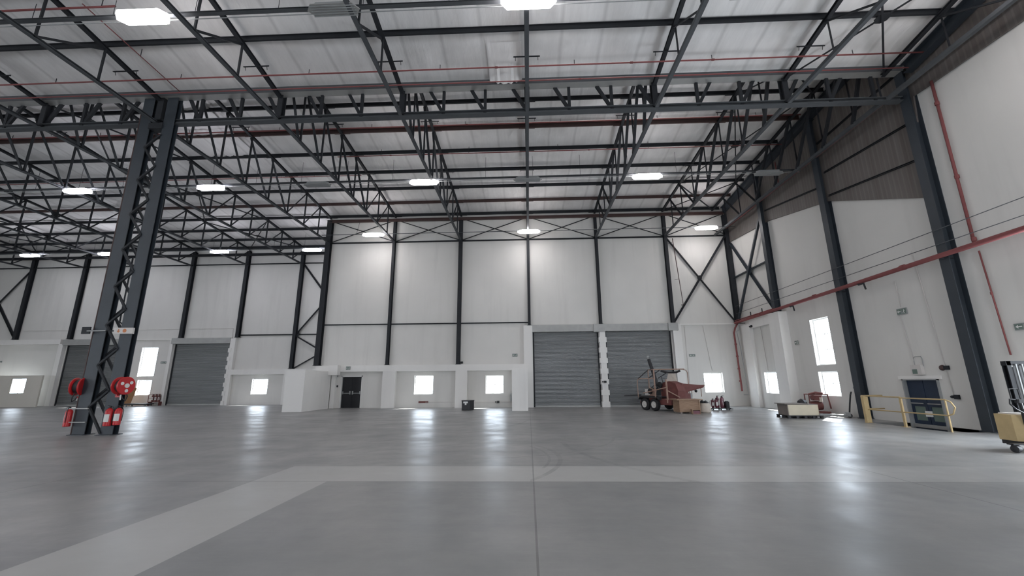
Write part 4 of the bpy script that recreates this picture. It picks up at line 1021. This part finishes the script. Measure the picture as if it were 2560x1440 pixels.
MB().box(-.64, -.42, 0, -.60, .42, .46).build('side_board', 'darkboard', e)
MB().box(-.74, -.46, .46, .2, .46, .49).box(-.6, -.42, .44, .62, .42, .46).build('lid', 'darkboard', e)
tag(MB().lathe([(.0, -.18), (.14, -.15), (.20, .0), (.14, .15), (0, .18)], (0, 0, .2), (1, 0, .2), 14).box(-.1, -.1, 0, .1, .1, .1).build('black_drum', 'black', None, None, True), 'small black object behind the pale crate', 'drum').location = (13.0, 20.9, .36)
tag(MB().cbox((0, 0, .18), (.45, .4, .36), 0, .04).build('grey_stool', 'grey', None), 'low grey box behind the pale crate under the black object', 'box').location = (13.0, 20.9, 0)

# red machine against the right wall
RM = thing('red_pump_set', 'dusty red pump set against the right-hand wall under the tall window', 'machine', (13.85, 21.2, 0), math.radians(-12))
def rm(n, mt, mb, sm=False): return mb.build(n, mt, RM, None, sm)
rm('base', 'rust', MB().box(-.45, -.35, .08, .42, .3, .16).box(-.42, -.3, 0, -.34, .25, .08).box(.3, -.3, 0, .38, .25, .08))
rm('tank', 'rust', MB().lathe([(.05, -.28), (.20, -.24), (.22, 0), (.20, .24), (.05, .28)], (-.02, 0, .42), (1, 0, 0), 18), True)
rm('frame', 'rust', MB().tube([(-.38, -.3, .16), (-.38, -.3, .95), (.40, -.3, .95), (.46, -.3, .30)], .035).tube([(-.38, .2, .16), (-.38, .2, .95), (.40, .2, .95)], .035))
rm('motor', 'rust', MB().cbox((.02, -.05, .78), (.42, .3, .24), 0, .05).lathe([(.1, 0), (.1, .18)], (-.2, -.1, .82), (0, -1, 0), 14))
rm('cover', 'sack', MB().cbox((.14, -.16, .70), (.16, .10, .22), 0, .03))
rm('manifold', 'rust', MB().tube([(-.38, -.3, .95), (-.1, -.32, 1.04), (.2, -.3, 1.0)], .05, 8), True)
# hand pallet truck beside it
e = thing('pallet_truck', 'hand pallet truck with upright tiller beside the red pump set', 'pallet truck', (14.02, 19.55, 0), math.radians(150))
MB().box(0.05, -.27, .06, 1.0, -.12, .12).box(.05, .12, .06, 1.0, .27, .12).box(-.1, -.27, .06, .06, .27, .22).build('forks', 'grey', e)
MB().tube([(-.08, 0, .15), (-.16, 0, .6), (-.24, 0, 1.0)], .03).build('tiller', 'steel', e)
MB().tube([(-.24, -.12, .98), (-.28, -.12, 1.10), (-.28, .12, 1.10), (-.24, .12, .98), (-.24, -.12, .98)], .016).build('handle', 'black', e)
for sy in (-.08, .08): MB().lathe([(.09, -.03), (.09, .03)], (-.08, sy, .09), (0, 1, 0), 14).build('wheel', 'black', e)

# ================================================================== STACKER AT THE RIGHT EDGE
# local x to the viewer's right, local y away
ST = thing('pallet_stacker', 'yellow and black pallet stacker cut by the right edge of the photo', 'stacker', (11.35, 10.45, 0), 0)
def st(n, mt, mb, sm=False, p=None): return mb.build(n, mt, p or ST, None, sm)
st('body', 'yellow', MB().prism([(-.28, -.10), (-.16, -.30), (.52, -.34), (.62, -.1), (.62, .3), (-.24, .3)], .22, .80))
st('body_top', 'soffit', MB().prism([(-.20, -.06), (-.10, -.24), (.5, -.28), (.56, .25), (-.18, .25)], .80, .83))
st('skirt', 'black', MB().prism([(-.14, -.26), (.55, -.30), (.64, .3), (-.2, .3)], .13, .24))
for sx in (.16, .60): st('mast_rail', 'steel', MB().channel((sx, .12, .84), (sx, .12, 2.02), .10, .12))
st('mast_crossbar', 'steel', MB().box(.10, .06, 1.92, .68, .18, 2.02).box(.16, .08, 1.0, .60, .14, 1.1))
st('mast_guard', 'black', MB().box(.16, .09, .84, .60, .10, 1.95))
st('chain', 'grey', MB().bar((.30, .05, .9), (.30, .05, 1.95), .03, .03).bar((.44, .05, .9), (.44, .05, 1.95), .03, .03))
st('label', 'white', MB().box(.18, .07, 1.88, .25, .08, 1.95))
st('control_head', 'black', MB().tube([(-.16, -.25, .55), (-.32, -.40, .95), (-.42, -.48, 1.12)], .035, 8).cbox((-.42, -.50, 1.12), (.20, .10, .08), 0, .02))
st('handle_loop', 'black', MB().tube([(-.40, -.50, 1.14), (-.64, -.50, 1.16), (-.66, -.50, 1.06), (-.56, -.5, .95), (-.36, -.48, .84)], .016, 6).tube([(-.60, -.5, 1.16), (-.60, -.5, 1.38), (-.42, -.5, 1.39), (-.40, -.5, 1.15)], .014, 6))
for sx in (-.56,):
    c = st('castor', 'black', MB().box(sx - .08, -.34, .17, sx + .5, -.2, .20).lathe([(.03, -.07), (.075, -.06), (.085, 0), (.075, .06), (.03, .07)], (sx + .02, -.28, .085), (1, .3, 0), 16).bar((sx + .02, -.27, .09), (sx + .02, -.27, .19), .12, .06), True)
st('castor', 'black', MB().lathe([(.03, -.07), (.085, 0), (.03, .07)], (.45, -.2, .085), (1, .3, 0), 16).bar((.45, -.2, .09), (.45, -.2, .16), .10, .06), True)
for sy in (-.12, .30): st('fork', 'steel', MB().box(.66, sy - .08, .05, 1.8, sy + .08, .11))

# ================================================================== THINGS AT THE FOOT OF THE LEFT WALL
e = thing('hardboard_sheet', 'brown hardboard sheet leaning upright behind the double column', 'board', (-31.0, 33.05, 0), 0)
MB().slab([(-.95, 0, .02), (.28, 0, .02), (.40, .22, 1.42), (-.88, .22, 1.48)], (0, .02, 0)).build('sheet', 'card', e)
e.location = (-32.2, 33.0, 0)
e = thing('low_platform_trolley', 'low black platform trolley under the tall left window', 'trolley', (-31.0, 32.8, 0))
MB().box(-.95, -.35, .12, .95, .35, .22).build('deck', 'black', e)
for sx in (-.75, .75):
    for sy in (-.25, .25): MB().lathe([(.06, -.03), (.06, .03)], (sx, sy, .06), (0, 1, 0), 12).build('castor', 'grey', e)
e = thing('extinguisher_rack', 'red wire rack low on the wall right of the tall left window', 'rack', (-30.55, YL - .3, .28))
MB().box(-.45, -.22, 0, .45, .25, .03).tube([(-.45, -.22, 0), (-.45, -.22, .62), (.45, -.22, .62), (.45, -.22, 0)], .025).tube([(-.45, .2, 0), (-.45, .2, .62), (.45, .2, .62), (.45, .2, 0)], .025).tube([(-.45, -.22, .3), (.45, -.22, .3)], .015).build('frame', 'rust', e)
for sx in (-.45, .45): MB().box(sx - .02, -.2, -.28, sx + .02, .2, 0).build('leg', 'rust', e)
for i, dx in enumerate((-.28, -.02, .25)):
    extinguisher((-30.55 + dx, YL - .3, .31), .3 * i, 'dull red extinguisher in the wire rack by the left shutter, %s' % ('left one', 'middle one', 'right one')[i], .56, .09, 'rust', 'extinguishers in the wire rack')
# wrinkled shiny stretch of lining left of the centre bays
mb = MB(); V = []; n = 16; k = 20
for i in range(n + 1):
    for j in range(k + 1):
        x = -19.3 + 3.6 * i / n; y = 15.2 + 6.2 * j / k
        V.append((x, y, roofz(y) - .05 - .07 * abs(math.sin(i * 1.9 + .5 * math.sin(j * .8))) * math.sin(PI * i / n) - .05 * math.sin(PI * j / k)))
mb.add(V, [(i * (k + 1) + j, (i + 1) * (k + 1) + j, (i + 1) * (k + 1) + j + 1, i * (k + 1) + j + 1) for i in range(n) for j in range(k)])
tag(mb.build('loose_roof_lining', 'foil', None, (-17.5, 18, 14.8), True), 'wrinkled shiny stretch of roof lining behind the double column', 'roof lining')

conduit([(-45, YL - .03, 6.3), (-30.4, YL - .03, 6.28), (-25.1, YL - .03, 6.3)], 'thin horizontal conduit high on the left wall above the shutters')
conduit([(-25.1, YL - .03, 6.3), (-25.05, YL - .03, 5.5)], 'thin vertical conduit at the right edge of the left shutter hood')

pipe([(-13.7, 13.75, 13.0), (-13.7, 10.0, 13.2)], .016, 'very thin red pipe running front to back beside the top left lamp', clips=[((-13.7, 12, 13.09), (-13.7, 12, 13.4))])

xpipe(10.0, 13.05, .03, -40, -12.6, 'red pipe under the near roof at the top left corner of the photo', step=4.9, zt=.6)

# smaller running gear and fittings of the trailer machine
tm('side_locker', 'black', MB().box(-.95, .06, .50, -.25, .30, .74))
tm('belt_guard', 'ochre', MB().slab([(-.55, .30, .80), (.05, .30, .80), (.15, .30, 1.10), (-.35, .30, 1.28)], (0, .04, 0)))
tm('hydraulic_hose', 'black', MB().tube([(.1, .4, .9), (.3, .1, 1.0), (.5, .05, .8), (.75, .1, .62)], .022, 8), None, True)
tm('hydraulic_hose', 'black', MB().tube([(-.2, .3, 1.25), (.1, .25, 1.42), (.35, .3, 1.3), (.5, .45, 1.05)], .02, 8), None, True)
tm('control_lever', 'steel', MB().tube([(.62, .42, 1.5), (.60, .36, 1.86)], .018))
tm('cross_member', 'rust', MB().bar((.1, .1, .55), (.1, 1.5, .55), .06, .3))
tm('jockey_leg', 'black', MB().tube([(1.45, .8, .05), (1.45, .8, .6)], .035).box(1.38, .73, 0, 1.52, .87, .03))
